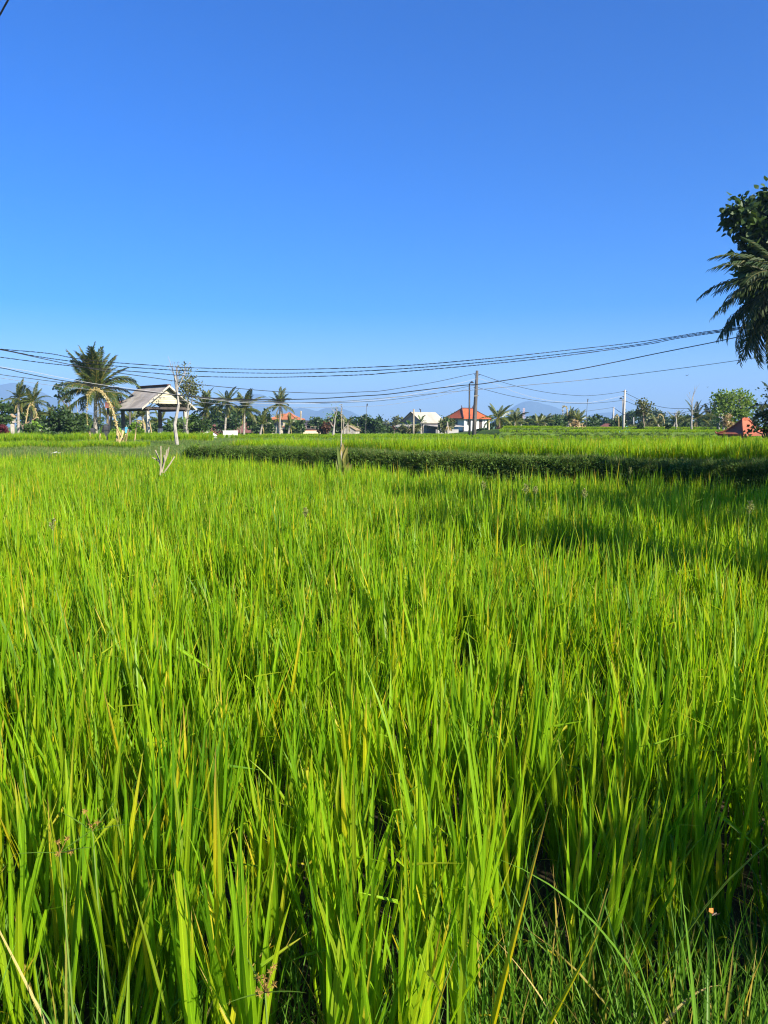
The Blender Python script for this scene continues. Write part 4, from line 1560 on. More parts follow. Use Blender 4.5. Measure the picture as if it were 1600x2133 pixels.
# temple roof at the right edge
def temple_roof():
    d = 44.0
    b = base_at(1551, d)
    root = thing('temple_pavilion', 'brick red tiled pavilion roof with flared hips under dark shrubs', 'pavilion', b, R_(18))
    Z = lambda py: at(1551, py, d).z - b.z
    mb = MB()
    rings = hip_roof(mb, 1.0, 1.0, Z(904), Z(875), .22, .1, curve=.17, steps=8)
    rf = mb.obj('roof', M['roof_brick'], root)
    hip_caps(rings, .055).obj('hip_cap', M['roof_brick'], rf)
    for i in range(4):
        p = Vector(rings[0][i])
        MB().tube([p, p * 1.06 + Vector((0, 0, .02)), p * 1.1 + Vector((0, 0, .14))], [.05, .045, .01], n=6).obj('finial', M['roof_brick'], rf)
    for i in range(5):
        MB().box((-.2 + i * .1, 0, Z(873) + .03 * (i % 2)), (.09, .12, .14)).obj('ridge_crest', M['roof_brick'], rf)
    for x in (-.8, .8):
        for y in (-.75, .75):
            MB().box((x, y, (Z(904) - .2) / 2), (.12, .12, Z(904) + .2)).obj('post', M['trunk'], root)
    MB().box((0, 0, .08), (2.0, 1.9, .3)).obj('plinth', M['stone'], root)


temple_roof()


# blue-roofed shed far right and thatch huts
def gable_hut(name, label, cat, px, d, rz, w, l, py_e, py_r, roof, wall, post=False):
    b = base_at(px, d)
    root = thing(name, label, cat, b, rz)
    ze, zr = at(px, py_e, d).z - b.z, at(px, py_r, d).z - b.z
    if not post:
        mb = MB()
        mb.add([(-w, -l, -.3), (w, -l, -.3), (w, -l, ze), (0, -l, zr - .06), (-w, -l, ze), (-w, l, -.3), (w, l, -.3), (w, l, ze), (0, l, zr - .06), (-w, l, ze)],
               [(0, 1, 2, 3, 4), (9, 8, 7, 6, 5), (1, 6, 7, 2), (4, 9, 5, 0), (2, 7, 8, 3), (3, 8, 9, 4)])
        mb.obj('wall', M[wall], root)
    else:
        for x in (-w * .8, w * .8):
            for y in (-l * .8, l * .8):
                MB().tube([(x, y, -.2), (x, y, ze + .1)], .06, n=6).obj('post', M[wall], root)
        MB().box((0, 0, ze * .45), (1.5 * w, 1.5 * l, .1)).obj('platform', M[wall], root)
    for s in (-1, 1):
        q = [(s * w * 1.2, -l * 1.1, ze - .08), (s * w * 1.2, l * 1.1, ze - .08), (0, l * 1.1, zr), (0, -l * 1.1, zr)]
        MB().slab(q if s > 0 else q[::-1], .07).obj('roof', M[roof], root)
    return root


gable_hut('shed', 'small blue walled shed with brown roof below the wooded hill', 'shed', 1280, 150, R_(35), 1.7, 2.2, 890, 882, 'roof_rust', 'blue')
gable_hut('thatched_hut', 'small thatched hut on posts left of the dark bushes', 'hut', 84, 68, R_(10), 1.0, .9, 884, 869, 'thatch', 'trunk', post=True)
gable_hut('thatched_hut', 'little thatched shelter beside the bare frangipani', 'hut', 731, 100, R_(-15), .9, .9, 895, 886, 'thatch', 'stone')

# stone shrine by the red shrub
b = base_at(27, 60)
t_ = thing('stone_shrine', 'pale stone shrine beside the red leaved shrub', 'shrine', b, R_(10))
MB().box((0, 0, .05), (.5, .5, .5)).obj('plinth', M['stone'], t_)
MB().box((0, 0, .75), (.24, .24, .95)).obj('shaft', M['stone'], t_)
MB().box((0, 0, 1.28), (.46, .46, .12)).obj('capital', M['stone'], t_)
MB().box((0, .05, 1.5), (.36, .32, .34)).obj('niche', M['stone'], t_)
mb = MB(); hip_roof(mb, .3, .3, 1.67, 1.92, .03, .04); mb.obj('roof', M['thatch'], t_)

# ================================================================== trees and plants
# the big palm at the left
palm('large coconut palm with tall upright fronds left of the pavilion', 199, 57, 815, 88, n=40, seed=1, trunk_r=.16, up=1.75, low=-.30, dead=2, uprights=.55)
# palms at the far left
palm('slim coconut palm with pale trunk at the left edge', 38, 66, 830, 38, n=20, seed=2, trunk_r=.12, lean=1)
palm('leaning feathery palm right of the slim pale trunk', 62, 62, 838, 40, n=20, seed=3, lean=6, trunk_r=.12)
palm('low young palm with bright fronds above the dark bushes', 101, 60, 868, 30, n=14, seed=4, key='young', low=.1)
palm('small palm crown between bushes and big palm', 143, 68, 866, 26, n=14, seed=5, low=.1)
palm('short palm behind the bamboo tripod', 225, 66, 868, 34, n=14, seed=6, key='young', low=0)
palm('young palm with low fronds framed under the pavilion roof', 303, 74, 868, 46, n=16, seed=7, low=-.1)
palm('small palm seen between the pavilion posts', 268, 70, 878, 33, n=13, seed=8, key='young', low=.1)
palm('dark low palm right of the middle pavilion post', 336, 76, 880, 31, n=14, seed=9, low=.1)
# palms in the middle
palm('broad coconut palm over the banana clump', 431, 82, 852, 50, n=24, seed=10, dead=3, lean=-2)
palm('tallest of the clustered palms with thin straight trunk', 468, 78, 838, 40, n=22, seed=11, trunk_r=.11)
palm('spreading palm over the maroon roofs', 508, 80, 852, 46, n=22, seed=12, lean=2, trunk_r=.12)
palm('lone coconut palm in front of the salmon roofs', 583, 88, 842, 36, n=22, seed=13, trunk_r=.11, low=-.25, lean=.5)
palm('low young palm below the lone coconut palm', 600, 92, 886, 26, n=12, seed=14, key='young', low=.1)
palm('small potted looking palm on a thin trunk before the villa', 574, 96, 872, 15, n=10, seed=15, trunk_r=.07, key='young', dead=0)
palm('short bushy palm left of the conical tree', 541, 84, 884, 26, n=12, seed=16, low=.1, key='young')
palm('low yellowish palm behind the thatched shelter', 724, 96, 882, 23, n=12, seed=17, key='young', low=.1)
# palms on the right
palm('young coconut palm with golden fronds beside the white house', 1036, 84, 872, 40, n=20, seed=18, key='young', trunk_r=.3, trunk='trunk', low=-.4, dead=2)
palm('dull green palm right of the golden one', 1070, 100, 878, 33, n=15, seed=19, low=-.1)
palm('short palm at the end of the near terrace', 1122, 96, 882, 28, n=13, seed=20, key='young', low=0)
palm('small palm with drooping fronds on the terrace', 1136, 104, 878, 28, n=13, seed=21, low=0)
palm('dark fronded palm beside the curved offering pole', 1181, 94, 878, 28, n=14, seed=22, low=-.1)
palm('bright fronded palm above the bamboo shrine', 1209, 92, 878, 28, n=14, seed=23, key='young', low=-.1)
palm('broad dark palm between the bare trees and pole', 1452, 88, 872, 44, n=18, seed=24, low=-.2)
palm('upright dark palm left of the tall grey pole', 1485, 90, 874, 36, n=15, seed=25, low=0)
palm('small yellow palm near the wooded hill', 1402, 110, 878, 26, n=12, seed=26, key='young', low=0)
palm('low palm under the curved pole on the right', 1375, 100, 884, 26, n=12, seed=27, low=.1)
palm('yellowish palm left of the terraces', 1085, 110, 884, 26, n=12, seed=28, key='young', low=0)


# the big palm and tree at the right edge
def edge_palm():
    d = 25.0
    r = random.Random(77)
    c = at(1647, 590, d)
    b = Vector((at(1650, 900, d).x, d, 0)); b.z = gz(b.x, b.y)
    root = thing('palm_tree', 'big shaded coconut palm with long drooping fronds at the right edge', 'palm tree', b, 0, 'coconut palms around the fields')
    v = c - b
    MB().tube([Vector((0, 0, -.3)), v * .3 + Vector((.1, 0, 0)), v * .65 + Vector((.08, 0, 0)), v], [.26, .2, .18, .17], n=9).obj('trunk', M['trunk'], root)
    # (yaw from +x, pitch, length in picture px, kind)
    spec = [(172, .72, 185, 'arch'), (186, .45, 190, 'arch'), (168, .25, 195, 'arch'), (192, .08, 190, 'arch'), (178, -.10, 185, 'arch'), (200, -.22, 175, 'arch'),
            (165, -.42, 185, 'hang'), (183, -.55, 190, 'hang'), (196, -.72, 190, 'hang'), (175, -.9, 190, 'hang'), (210, -1.0, 180, 'hang'), (150, -.3, 180, 'arch'),
            (215, .3, 170, 'arch'), (235, -.1, 170, 'arch'), (130, .3, 170, 'arch'), (90, .2, 170, 'arch'), (60, .1, 170, 'arch'), (20, -.2, 170, 'arch'), (0, .4, 170, 'arch'),
            (330, .2, 170, 'arch'), (300, -.1, 170, 'arch'), (270, .3, 170, 'up'), (260, -.5, 170, 'hang'), (110, -.5, 170, 'hang'), (40, .8, 160, 'up'), (140, 1.0, 150, 'up'), (240, 1.0, 150, 'up')]
    spec += [(188, -.38, 195, 'hang'), (186, -.80, 200, 'up'), (196, -1.15, 190, 'up')]
    for (yaw, pit, L, kd) in spec:
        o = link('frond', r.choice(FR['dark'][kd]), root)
        o.location = v
        o.rotation_euler = Euler((r.gauss(0, .2), -pit, R_(yaw)), 'XYZ')
        s = px_m(L, d) * 0.94
        o.scale = (s, s, s)
    for yaw in (160, 205, 250):
        o = link('frond', r.choice(FR_dead), root, 'dry drooping frond')
        o.location = v
        o.rotation_euler = Euler((.2, .95, R_(yaw)), 'XYZ')
        s = px_m(160, d)
        o.scale = (s, s, s)


edge_palm()
tree('broadleaf_tree', 'tall dark big-leaved tree rising over the edge palm', 'tree', 1690, 29,
     [(1560, 440, 40, 34), (1590, 490, 34, 30), (1618, 412, 24, 28), (1640, 470, 60, 70), (1610, 560, 46, 60), (1640, 620, 60, 70), (1700, 540, 80, 110), (1695, 440, 60, 70), (1600, 640, 40, 40), (1575, 540, 34, 40), (1590, 600, 34, 40)],
     n=14000, size_px=15, mat='tree_dark', trunk_px=34, seed=1, clumps=22, aspect=.32, hang=.45)
tree('shrub', 'dark rounded shrub and leaves at the right edge beside the red roof', 'shrub', 1600, 38,
     [(1594, 858, 16, 16), (1606, 882, 24, 22), (1576, 886, 13, 14), (1566, 898, 12, 7), (1640, 850, 40, 50)], n=2800, size_px=6, mat='tree_dark', trunk_px=6, seed=2)
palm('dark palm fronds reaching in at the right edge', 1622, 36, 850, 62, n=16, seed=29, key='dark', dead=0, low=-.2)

# light green airy tree by the tall pole
tree('broadleaf_tree', 'airy light green tree with tall crown beside the grey pole', 'tree', 1508, 72,
     [(1510, 832, 22, 18), (1530, 848, 26, 24), (1548, 825, 18, 14), (1500, 848, 16, 14), (1552, 856, 22, 22), (1525, 872, 24, 20), (1488, 838, 9, 8), (1560, 838, 10, 10)],
     n=3400, size_px=4.6, mat='tree_light', trunk='trunk_pale', trunk_px=5, seed=3, trunk_px_x=1506, clumps=15)
tree('shrub', 'flowering yellow shrub under the airy light tree', 'shrub', 1517, 66, [(1515, 876, 9, 12), (1522, 886, 8, 10)], n=420, size_px=4, mat='dry_leaf', trunk_px=2, seed=4)

# conical tree, middle trees
def conical(px, d, top, bot, halfw, seed):
    r = random.Random(seed)
    b = base_at(px, d)
    root = thing('conifer', 'conical tree of layered flat boughs left of the lone palm', 'tree', b)
    k = d / FPX
    H = at(px, top, d).z - b.z
    MB().tube([Vector((0, 0, -.2)), Vector((0, 0, H * .95))], [.16, .03], n=6).obj('trunk', M['trunk'], root)
    mb = MB()
    for lay in range(11):
        f = lay / 10
        z = H * (.12 + .86 * f)
        rad = halfw * k * (1 - f) ** .7 + .1
        for i in range(int(120 * (1 - .7 * f))):
            a = r.uniform(0, 6.283); q = rad * math.sqrt(r.random())
            leaf(mb, Vector((q * math.cos(a), q * math.sin(a), z + r.gauss(0, .06) + .12 * q)), Vector((math.cos(a), math.sin(a), r.gauss(.1, .3))).normalized(), 4.2 * k * r.uniform(.7, 1.3), r)
    mb.obj('crown', M['tree_dark'], root, attr=True)


conical(555, 100, 853, 905, 17, 5)
DARK = [('dark bushy tree filling the gap behind the tall palms', 452, 96, [(446, 862, 18, 20), (470, 872, 22, 22), (455, 885, 20, 14)]),
        ('dark tree mass under the spreading palm', 500, 98, [(500, 868, 20, 18), (525, 878, 16, 16), (486, 884, 14, 14)]),
        ('low dark tree beside the conical tree', 540, 104, [(536, 884, 14, 14), (546, 890, 12, 12)]),
        ('grey green shrub mass before the villa wall', 610, 102, [(606, 890, 18, 10), (622, 894, 12, 9)]),
        ('dark shrub behind the frangipani', 700, 104, [(700, 880, 14, 18), (716, 888, 14, 14)])]
for i, (lb, px, d, bl) in enumerate(DARK):
    tree('broadleaf_tree', lb, 'tree', px, d, bl, n=1300, size_px=5, mat='tree_dark' if i != 3 else 'tree', trunk_px=4, seed=20 + i, group='dark trees behind the houses')
tree('broadleaf_tree', 'rounded grey green tree standing alone near the thin flagpole', 'tree', 779, 104, [(779, 876, 16, 10), (775, 888, 17, 12), (788, 884, 12, 10), (792, 894, 12, 8), (765, 893, 10, 8)],
     n=1500, size_px=4, mat='tree', trunk_px=3, seed=30)
LOW = [('olive bush between the flagpole and thatched shelter', 745, 108, [(745, 896, 16, 7)], 'tree_olive'),
       ('low olive bush left of the red cordyline', 808, 112, [(806, 896, 14, 8)], 'tree'),
       ('dull green bush behind the yellow terrace palms', 1160, 112, [(1158, 882, 14, 10), (1150, 890, 12, 8)], 'tree'),
       ('small dark bush at the foot of the white house', 1008, 100, [(1004, 899, 9, 6)], 'tree_dark'),
       ('scrubby olive bush by the bare trees on the right', 1425, 92, [(1425, 896, 14, 8), (1440, 899, 12, 6)], 'tree_olive'),
       ('dark bush under the tall grey pole', 1478, 86, [(1470, 893, 16, 12), (1490, 892, 10, 14)], 'tree_dark'),
       ('dry bush beside the far pole', 1330, 110, [(1325, 890, 16, 8), (1345, 890, 12, 8)], 'tree_olive')]
for i, (lb, px, d, bl, mt) in enumerate(LOW):
    tree('bush', lb, 'bush', px, d, bl, n=520, size_px=4.2, mat=mt, trunk_px=2, seed=40 + i, group='bushes along the far fields')

# wooded hill and forest far right
for i, (lb, px, bl) in enumerate([
        ('low hazy treetop just right of the terraces', 1240, [(1236, 880, 13, 7), (1248, 884, 14, 6)]),
        ('flat topped hazy tree left of the distant pole', 1264, [(1262, 880, 12, 7), (1272, 884, 10, 6)]),
        ('hazy dark tree behind the blue shed', 1292, [(1290, 876, 14, 14), (1284, 884, 14, 9)]),
        ('tall rounded hazy tree on the wooded rise', 1318, [(1316, 868, 16, 13), (1312, 880, 18, 10)]),
        ('broad hazy tree crowning the wooded rise', 1352, [(1352, 862, 20, 12), (1350, 876, 22, 12)]),
        ('sloping hazy tree at the end of the wooded rise', 1378, [(1376, 872, 14, 14), (1384, 882, 12, 10)])]):
    tree('broadleaf_tree', lb, 'tree', px, 210, bl, n=1500, size_px=3.6, mat='tree', trunk_px=4, seed=60 + i, group='trees on the far wooded rise')
for i, px in enumerate((1412, 1432, 1470)):
    tree('broadleaf_tree', ('hazy grey tree behind the forked bare tree', 'small hazy tree behind the tall bare tree', 'hazy tree far behind the dark palms')[i], 'tree', px, 190, [(px, 878, 12, 10), (px + 8, 886, 12, 8)], n=700, size_px=3.6, mat='tree', trunk_px=3, seed=70 + i,
         group='trees on the far wooded rise')

rt = random.Random(99)
FARL = ['low hazy tree behind the spreading palm',
        'low hazy tree behind the conical tree',
        'hazy treetop behind the salmon roofed villa',
        'hazy treetop behind the charcoal roof',
        'hazy tree left of the frangipani',
        'hazy tree behind the twiggy grey frangipani',
        'low hazy tree behind the thatched shelter',
        'low hazy tree right of the lone rounded tree',
        'hazy treetop behind the cream lean-to shed',
        'hazy tree behind the right end of the cream roof',
        'hazy tree between the cream and white houses',
        'hazy tree behind the white house porch',
        'hazy tree behind the golden palm',
        'hazy tree at the foot of the lattice mast',
        'hazy tree right of the lattice mast',
        'hazy tree behind the short terrace palm',
        'hazy tree right of the short terrace palms',
        'hazy tree left of the curled offering pole',
        'hazy tree behind the bamboo shrine',
        'hazy tree at the foot of the curled pennant pole',
        'hazy tree behind the broad dark palm',
        'hazy tree behind the upright dark palm',
        'hazy tree behind the tall grey pole',
        'hazy tree behind the trunk of the airy tree',
        'hazy tree behind the red tiled roof']
for i, px in enumerate((520, 548, 600, 640, 668, 704, 742, 800, 826, 915, 938, 1015, 1048, 1078, 1104, 1128, 1146, 1172, 1196, 1216, 1456, 1476, 1500, 1540, 1565)):
    tp = rt.uniform(873, 887)
    tree('broadleaf_tree', FARL[i], 'tree', px, 175, [(px, tp + 8, rt.uniform(9, 15), 895 - tp), (px + rt.uniform(-14, 14), tp + 11, rt.uniform(9, 14), 7)], n=620, size_px=4, mat=rt.choice(('tree', 'tree_dark', 'tree_olive')),
         trunk_px=3, seed=300 + i, group='low trees in the far line', limbs=False)
MID = ['mid green tree standing left of the frangipani trees', 'low round bush just right of the thatched shelter', 'olive tree behind the drooping banana plant', 'bushy tree behind the golden palm crown', 'dark bush between the golden and dull palms',
       'round tree left of the terrace palms', 'leafy tree behind the drooping terrace palm', 'dark tree left of the curled pole palm', 'green tree right of the bamboo shrine', 'tree just left of the concrete pole base',
       'tree beyond the ragged tree on its right', 'bushy tree behind the forked bare tree', 'dark green tree right of the tall bare tree', 'tree filling the gap under the upright dark palm']
for i, (lb, px) in enumerate(zip(MID, (660, 752, 926, 1052, 1064, 1104, 1142, 1166, 1232, 1288, 1362, 1416, 1462, 1484))):
    w_ = rt.uniform(11, 18)
    tree('broadleaf_tree', lb, 'tree', px, 118, [(px, 884, w_, 11 + i % 4), (px + w_ * .6, 880 - (i * 5) % 7, w_ * .6, 9), (px - w_ * .6, 889, w_ * .6, 8)], n=900, size_px=4.2, mat=('tree', 'tree_dark', 'tree_olive', 'tree')[i % 4],
         trunk_px=3, seed=340 + i, group='trees along the middle distance')
# dead or bare trees
bare_tree('bleached leafless tree standing in front of the pavilion', 369, 41, 742, 7, 1, lean=6, fork=.45, spread=.26, depth=2)
bare_tree('leafy thin tree right behind the bleached trunk', 388, 52, 790, 4, 2, mat='trunk_pale', fork=.45, spread=.5, depth=3, leaves=900, leaf_px=4, lean=8, name='small_leaved_tree')
bare_tree('pale forked bare tree right of the concrete poles', 1408, 84, 856, 4, 3, fork=.4, spread=.3, depth=2)
bare_tree('tall pale bare tree with thin twigs before dark palms', 1441, 80, 824, 4, 4, fork=.42, spread=.35, depth=3)
bare_tree('white branched frangipani tree, nearly leafless', 693, 72, 856, 5, 5, fork=.35, spread=.7, depth=3, lean=8, leaves=50, leaf_key='bright', name='frangipani_tree')
bare_tree('twiggy grey frangipani right of the bamboo stake', 716, 78, 866, 3, 6, fork=.4, spread=.6, depth=2, mat='trunk_pale', name='frangipani_tree')
bare_tree('dark ragged conifer like tree beside the white poles', 1340, 82, 842, 4, 7, mat='trunk', fork=.3, spread=.7, depth=3, leaves=700, leaf_key='tree_olive', leaf_px=4, name='ragged_tree')
bare_tree('cluster of white dead stems behind the dark bushes', 165, 66, 842, 4, 8, fork=.25, spread=.45, depth=2)
tree('broadleaf_tree', 'feathery dark tree showing left of the big palm', 'tree', 130, 74, [(122, 806, 12, 5), (134, 814, 12, 5), (122, 824, 10, 4), (140, 832, 10, 6)], n=420, size_px=4, mat='tree_dark', trunk_px=3, seed=80, trunk_px_x=150)

# the thicket on the left
THK = [('dense dark tree at the left picture edge', 4, 58, [(2, 850, 16, 18), (-14, 866, 24, 26), (8, 874, 14, 16)], 'tree', 1500),
       ('dark leafy tree behind the slim palm trunk', 48, 76, [(30, 850, 18, 14), (52, 858, 16, 16), (74, 872, 14, 12)], 'tree_dark', 1300),
       ('deep green bush left of the young palm', 66, 50, [(66, 902, 13, 12), (58, 892, 9, 9)], 'tree', 800),
       ('yellow green bush top beside the thatched hut', 80, 54, [(80, 890, 16, 9)], 'bright', 500),
       ('large dark bush in the middle of the thicket', 118, 51, [(112, 880, 20, 17), (128, 868, 16, 16), (122, 900, 22, 16)], 'tree_dark', 1800),
       ('dark bush next to the banana stems', 154, 50, [(150, 884, 18, 18), (160, 898, 20, 18), (142, 904, 16, 12)], 'tree_dark', 1800),
       ('thin leafed bush above the dark hollow', 172, 54, [(172, 876, 14, 14), (180, 892, 12, 14)], 'tree', 900),
       ('low sunlit bush right of the big palm', 232, 52, [(230, 908, 14, 9), (244, 902, 10, 8)], 'bright', 600),
       ('dense shrub filling the foot of the thicket', 100, 47, [(96, 908, 18, 8), (124, 911, 18, 7), (150, 911, 16, 7)], 'tree_dark', 1100),
       ('dense shrub mass behind the pavilion posts', 318, 80, [(300, 892, 22, 12), (336, 894, 24, 11), (362, 890, 18, 14)], 'tree', 1400),
       ('bright green sapling beside the bamboo tripod', 283, 50, [(283, 890, 8, 9), (290, 900, 6, 8), (277, 897, 5, 6)], 'bright', 420),
       ('leafy shrub right of the bleached trunk', 408, 58, [(405, 886, 16, 16), (424, 888, 14, 14), (392, 896, 12, 9)], 'tree', 1300)]
for i, (lb, px, d, bl, mt, n_) in enumerate(THK):
    tree('bush', lb, 'bush', px, d, bl, n=n_, size_px=5.2, mat=mt, trunk_px=3, seed=90 + i, group='thicket left of the pavilion')
tree('shrub', 'red leaved shrub beside the stone shrine', 'shrub', 8, 52, [(5, 894, 8, 7), (13, 902, 6, 5)], n=220, size_px=6, mat='red_leaf', trunk_px=2, seed=110)
# far tree line behind everything on the left
for i, (px, w) in enumerate(((-20, 40), (60, 44), (120, 40), (190, 40), (250, 36), (310, 40), (370, 40), (430, 40))):
    tree('broadleaf_tree', ('hazy tree at the far left edge', 'hazy tree behind the slim palms', 'hazy tree behind the dark thicket', 'hazy tree behind the big palm', 'hazy tree left of the pavilion', 'hazy tree seen through the pavilion',
                            'hazy tree behind the bleached trunk', 'hazy tree behind the broad palm')[i], 'tree', px, 170,
         [(px, 884, w * .5, 9 + (i * 7) % 5), (px + 12, 880, w * .3, 8)], n=700, size_px=5, mat='tree', trunk_px=4, seed=120 + i, group='hazy tree line on the left')

# banana plants and cordylines
big_leaf_plant('banana_plant', 'broad leaved banana plant right of the bleached trunk', 'banana plant', 390, 56, 872, 8, 28, 1, BAN)
big_leaf_plant('banana_plant', 'bright banana plant seen between the pavilion posts', 'banana plant', 362, 64, 882, 7, 20, 2, BAN)
big_leaf_plant('banana_plant', 'banana plant with dry skirts below the big palm', 'banana plant', 186, 48, 884, 4, 22, 3, BAN, dry=6, stem='bamboo')
big_leaf_plant('banana_plant', 'withered banana plant at the foot of the big palm', 'banana plant', 208, 47, 890, 2, 20, 4, BAN, dry=7, stem='bamboo')
big_leaf_plant('banana_plant', 'banana plant in front of the cream roof', 'banana plant', 877, 96, 866, 8, 20, 5, BAN, dry=2)
big_leaf_plant('banana_plant', 'second banana plant left of the wooden pole', 'banana plant', 852, 98, 872, 7, 20, 6, BAN, dry=3)
big_leaf_plant('banana_plant', 'drooping banana plant between the two houses', 'banana plant', 933, 104, 864, 7, 22, 7, BAN, dry=3, lean=-1)
big_leaf_plant('banana_plant', 'ragged dry banana plant left of the frangipani', 'banana plant', 676, 76, 876, 4, 18, 8, BAN, dry=7, stem='trunk')
big_leaf_plant('cordyline', 'red cordyline left of the cream roofed house', 'shrub', 821, 92, 886, 12, 11, 9, CORD, stem='trunk', stem_px=2)
big_leaf_plant('cordyline', 'dark red cordyline under the golden palm', 'shrub', 1040, 80, 890, 10, 10, 10, CORD, stem='trunk', stem_px=2)
tree('shrub', 'brown red shrub beside the ragged banana plant', 'shrub', 684, 74, [(681, 890, 9, 9), (672, 897, 8, 8)], n=420, size_px=5, mat='brown_leaf', trunk_px=2, seed=140)
tree('bush', 'brown bush with dry leaves in front of the cream house', 'bush', 848, 94, [(848, 894, 16, 7), (868, 896, 10, 6)], n=520, size_px=5, mat='tree_olive', trunk_px=2, seed=141)

# ================================================================== poles and cables
def pole(name, label, cat, px0, py0, px1, py1, d, r0, r1, mat, group=None, n=9):
    b = base_at(px0, d)
    top = at(px1, py1, d)
    root = thing(name, label, cat, b, 0, group)
    v = top - b
    MB().tube([Vector((0, 0, -.4)), v * .33, v * .66, v], [r0 * 1.0, r0 * .9 + r1 * .1, (r0 + r1) / 2, r1], n=n).obj('shaft', M[mat], root, smooth=True)
    return root, v, b


GP = 'utility poles along the far lane'
P1, v1, b1 = pole('utility_pole', 'leaning weathered utility pole in front of the white house', 'pole', 987, 906, 994, 772, 70, .20, .12, 'pole_dark', GP)
for f, s in ((.93, -1), (.93, 1), (.74, -1), (.62, 1)):
    MB().tube([v1 * f, v1 * f + Vector((s * .24, 0, .05))], .035, n=5).obj('bracket', M['lamp_dark'], P1)
MB().box(v1 * .62 + Vector((0, -.17, 0)), (.36, .06, .09)).obj('band', M['trunk_white'], P1)
P2, v2, b2 = pole('utility_pole', 'straight pale concrete utility pole on the right', 'pole', 1298, 907, 1302, 812, 85, .15, .10, 'pole_light', GP)
for f, s in ((.95, -1), (.95, 1), (.82, -1), (.7, 1)):
    MB().tube([v2 * f, v2 * f + Vector((s * .25, 0, .04))], .035, n=5).obj('bracket', M['lamp_dark'], P2)
P3, v3, b3 = pole('utility_pole', 'tall grey utility pole beside the airy light tree', 'pole', 1496, 902, 1497, 826, 80, .17, .12, 'pole_dark', GP)
pole('utility_pole', 'thin white pole at the foot of the tall grey pole', 'pole', 1497.5, 902, 1498, 868, 78, .1, .09, 'trunk_white', GP)
P4, v4, b4 = pole('utility_pole', 'smaller pale pole left of the concrete one', 'pole', 1276, 894, 1278.5, 848, 140, .2, .13, 'pole_light', GP)
pole('utility_pole', 'wooden pole in front of the cream roof', 'pole', 861, 903, 862, 852, 92, .13, .09, 'bamboo_old', GP)
pole('utility_pole', 'stubby wooden post wrapped in creeper near the charcoal roof', 'pole', 625, 904, 627, 856, 90, .12, .09, 'bamboo_old', GP)
tree('vine', 'climbing vine around the post near the charcoal roof', 'plant', 627, 89, [(627, 882, 7, 7), (625, 894, 6, 8)], n=260, size_px=4, mat='tree', trunk_px=1.5, seed=150, limbs=False)
pole('utility_pole', 'distant thin pole among the palms on the terrace', 'pole', 1197, 893, 1197.5, 858, 120, .1, .08, 'pole_dark', GP)
pole('utility_pole', 'very thin distant pole on the wooded rise', 'pole', 1320, 892, 1320, 869, 140, .1, .08, 'pole_light', GP)
pole('marker_post', 'short dark post left of the lone tree', 'post', 745, 901, 745, 881, 110, .07, .06, 'pole_dark', GP)
# small insulators on the cream house pole
# street lamps
def street_lamp(label, px, py_top, d, head, mat='lamp_dark'):
    b = base_at(px, d)
    top = at(px, py_top, d)
    k = d / FPX
    root = thing('street_lamp', label, 'street lamp', b, 0, 'street lamps along the far lane')
    v = top - b
    MB().tube([Vector((0, 0, -.3)), v], [.09, .065], n=8).obj('shaft', M[mat], root, smooth=True)
    e = v + Vector((head * k, 0, .12))
    MB().tube([v - Vector((0, 0, .1)), v + Vector((head * k * .5, 0, .15)), e], .025, n=5).obj('arm', M['lamp_dark'], root)
    MB().tube([e + Vector((0, 0, .1)), e, e - Vector((0, 0, .08))], [.04, .12, .24], n=9).obj('lamp_shade', M['lamp_dark'], root)


street_lamp('slim dark street lamp left of the leaning pole', 978, 799, 68, 5)
street_lamp('street lamp with dark shade beside the concrete pole', 1297.5, 832, 86, -4, 'pole_light')


def catmull(P, n=10):
    out = []
    for i in range(len(P) - 1):
        p0, p1, p2, p3 = P[max(0, i - 1)], P[i], P[i + 1], P[min(len(P) - 1, i + 2)]
        for k in range(n):
            t = k / n
            out.append(tuple(0.5 * ((2 * p1[j]) + (-p0[j] + p2[j]) * t + (2 * p0[j] - 5 * p1[j] + 4 * p2[j] - p3[j]) * t * t + (-p0[j] + 3 * p1[j] - 3 * p2[j] + p3[j]) * t ** 3) for j in (0, 1)))
    out.append(tuple(P[-1]))
    return out


def plan_hit(px, py, A, B):
    r = ray(px, py)
    u = r.x / r.y
    # x = u*d on the line A->B
    dx, dy = B[0] - A[0], B[1] - A[1]
    t = (u * A[1] - A[0]) / (dx - u * dy)
    d = A[1] + t * dy
    return Vector((0, 0, EYE)) + r * (d / r.y)


def cable(label, pp, A, B, rad, mat='wire', twisted=False, group='overhead cables', seed=0, n=10):
    pts = [plan_hit(px, py, A, B) for px, py in catmull(pp, n)]
    mb = MB()
    if twisted:
        # two strands wound round each other
        fine = []
        for i in range(len(pts) - 1):
            L = (pts[i + 1] - pts[i]).length
            k = max(1, int(L / .05))
            fine += [pts[i].lerp(pts[i + 1], j / k) for j in range(k)]
        fine.append(pts[-1])
        for ph in (0, math.pi):
            acc = 0; sp = []
            for i, p in enumerate(fine):
                if i: acc += (p - fine[i - 1]).length
                a = (acc + .5 * math.sin(acc * .7 + seed) + .25 * math.sin(acc * 2.3)) / .50 * 2 * math.pi + ph
                sp.append(p + Vector((0, math.cos(a), math.sin(a))) * rad)
            mb.tube(sp, rad * .95, n=4)
    else:
        mb.tube(pts, rad, n=5)
    o = mb.obj('cable', M[mat])
    return tag(o, label, 'cable', group)


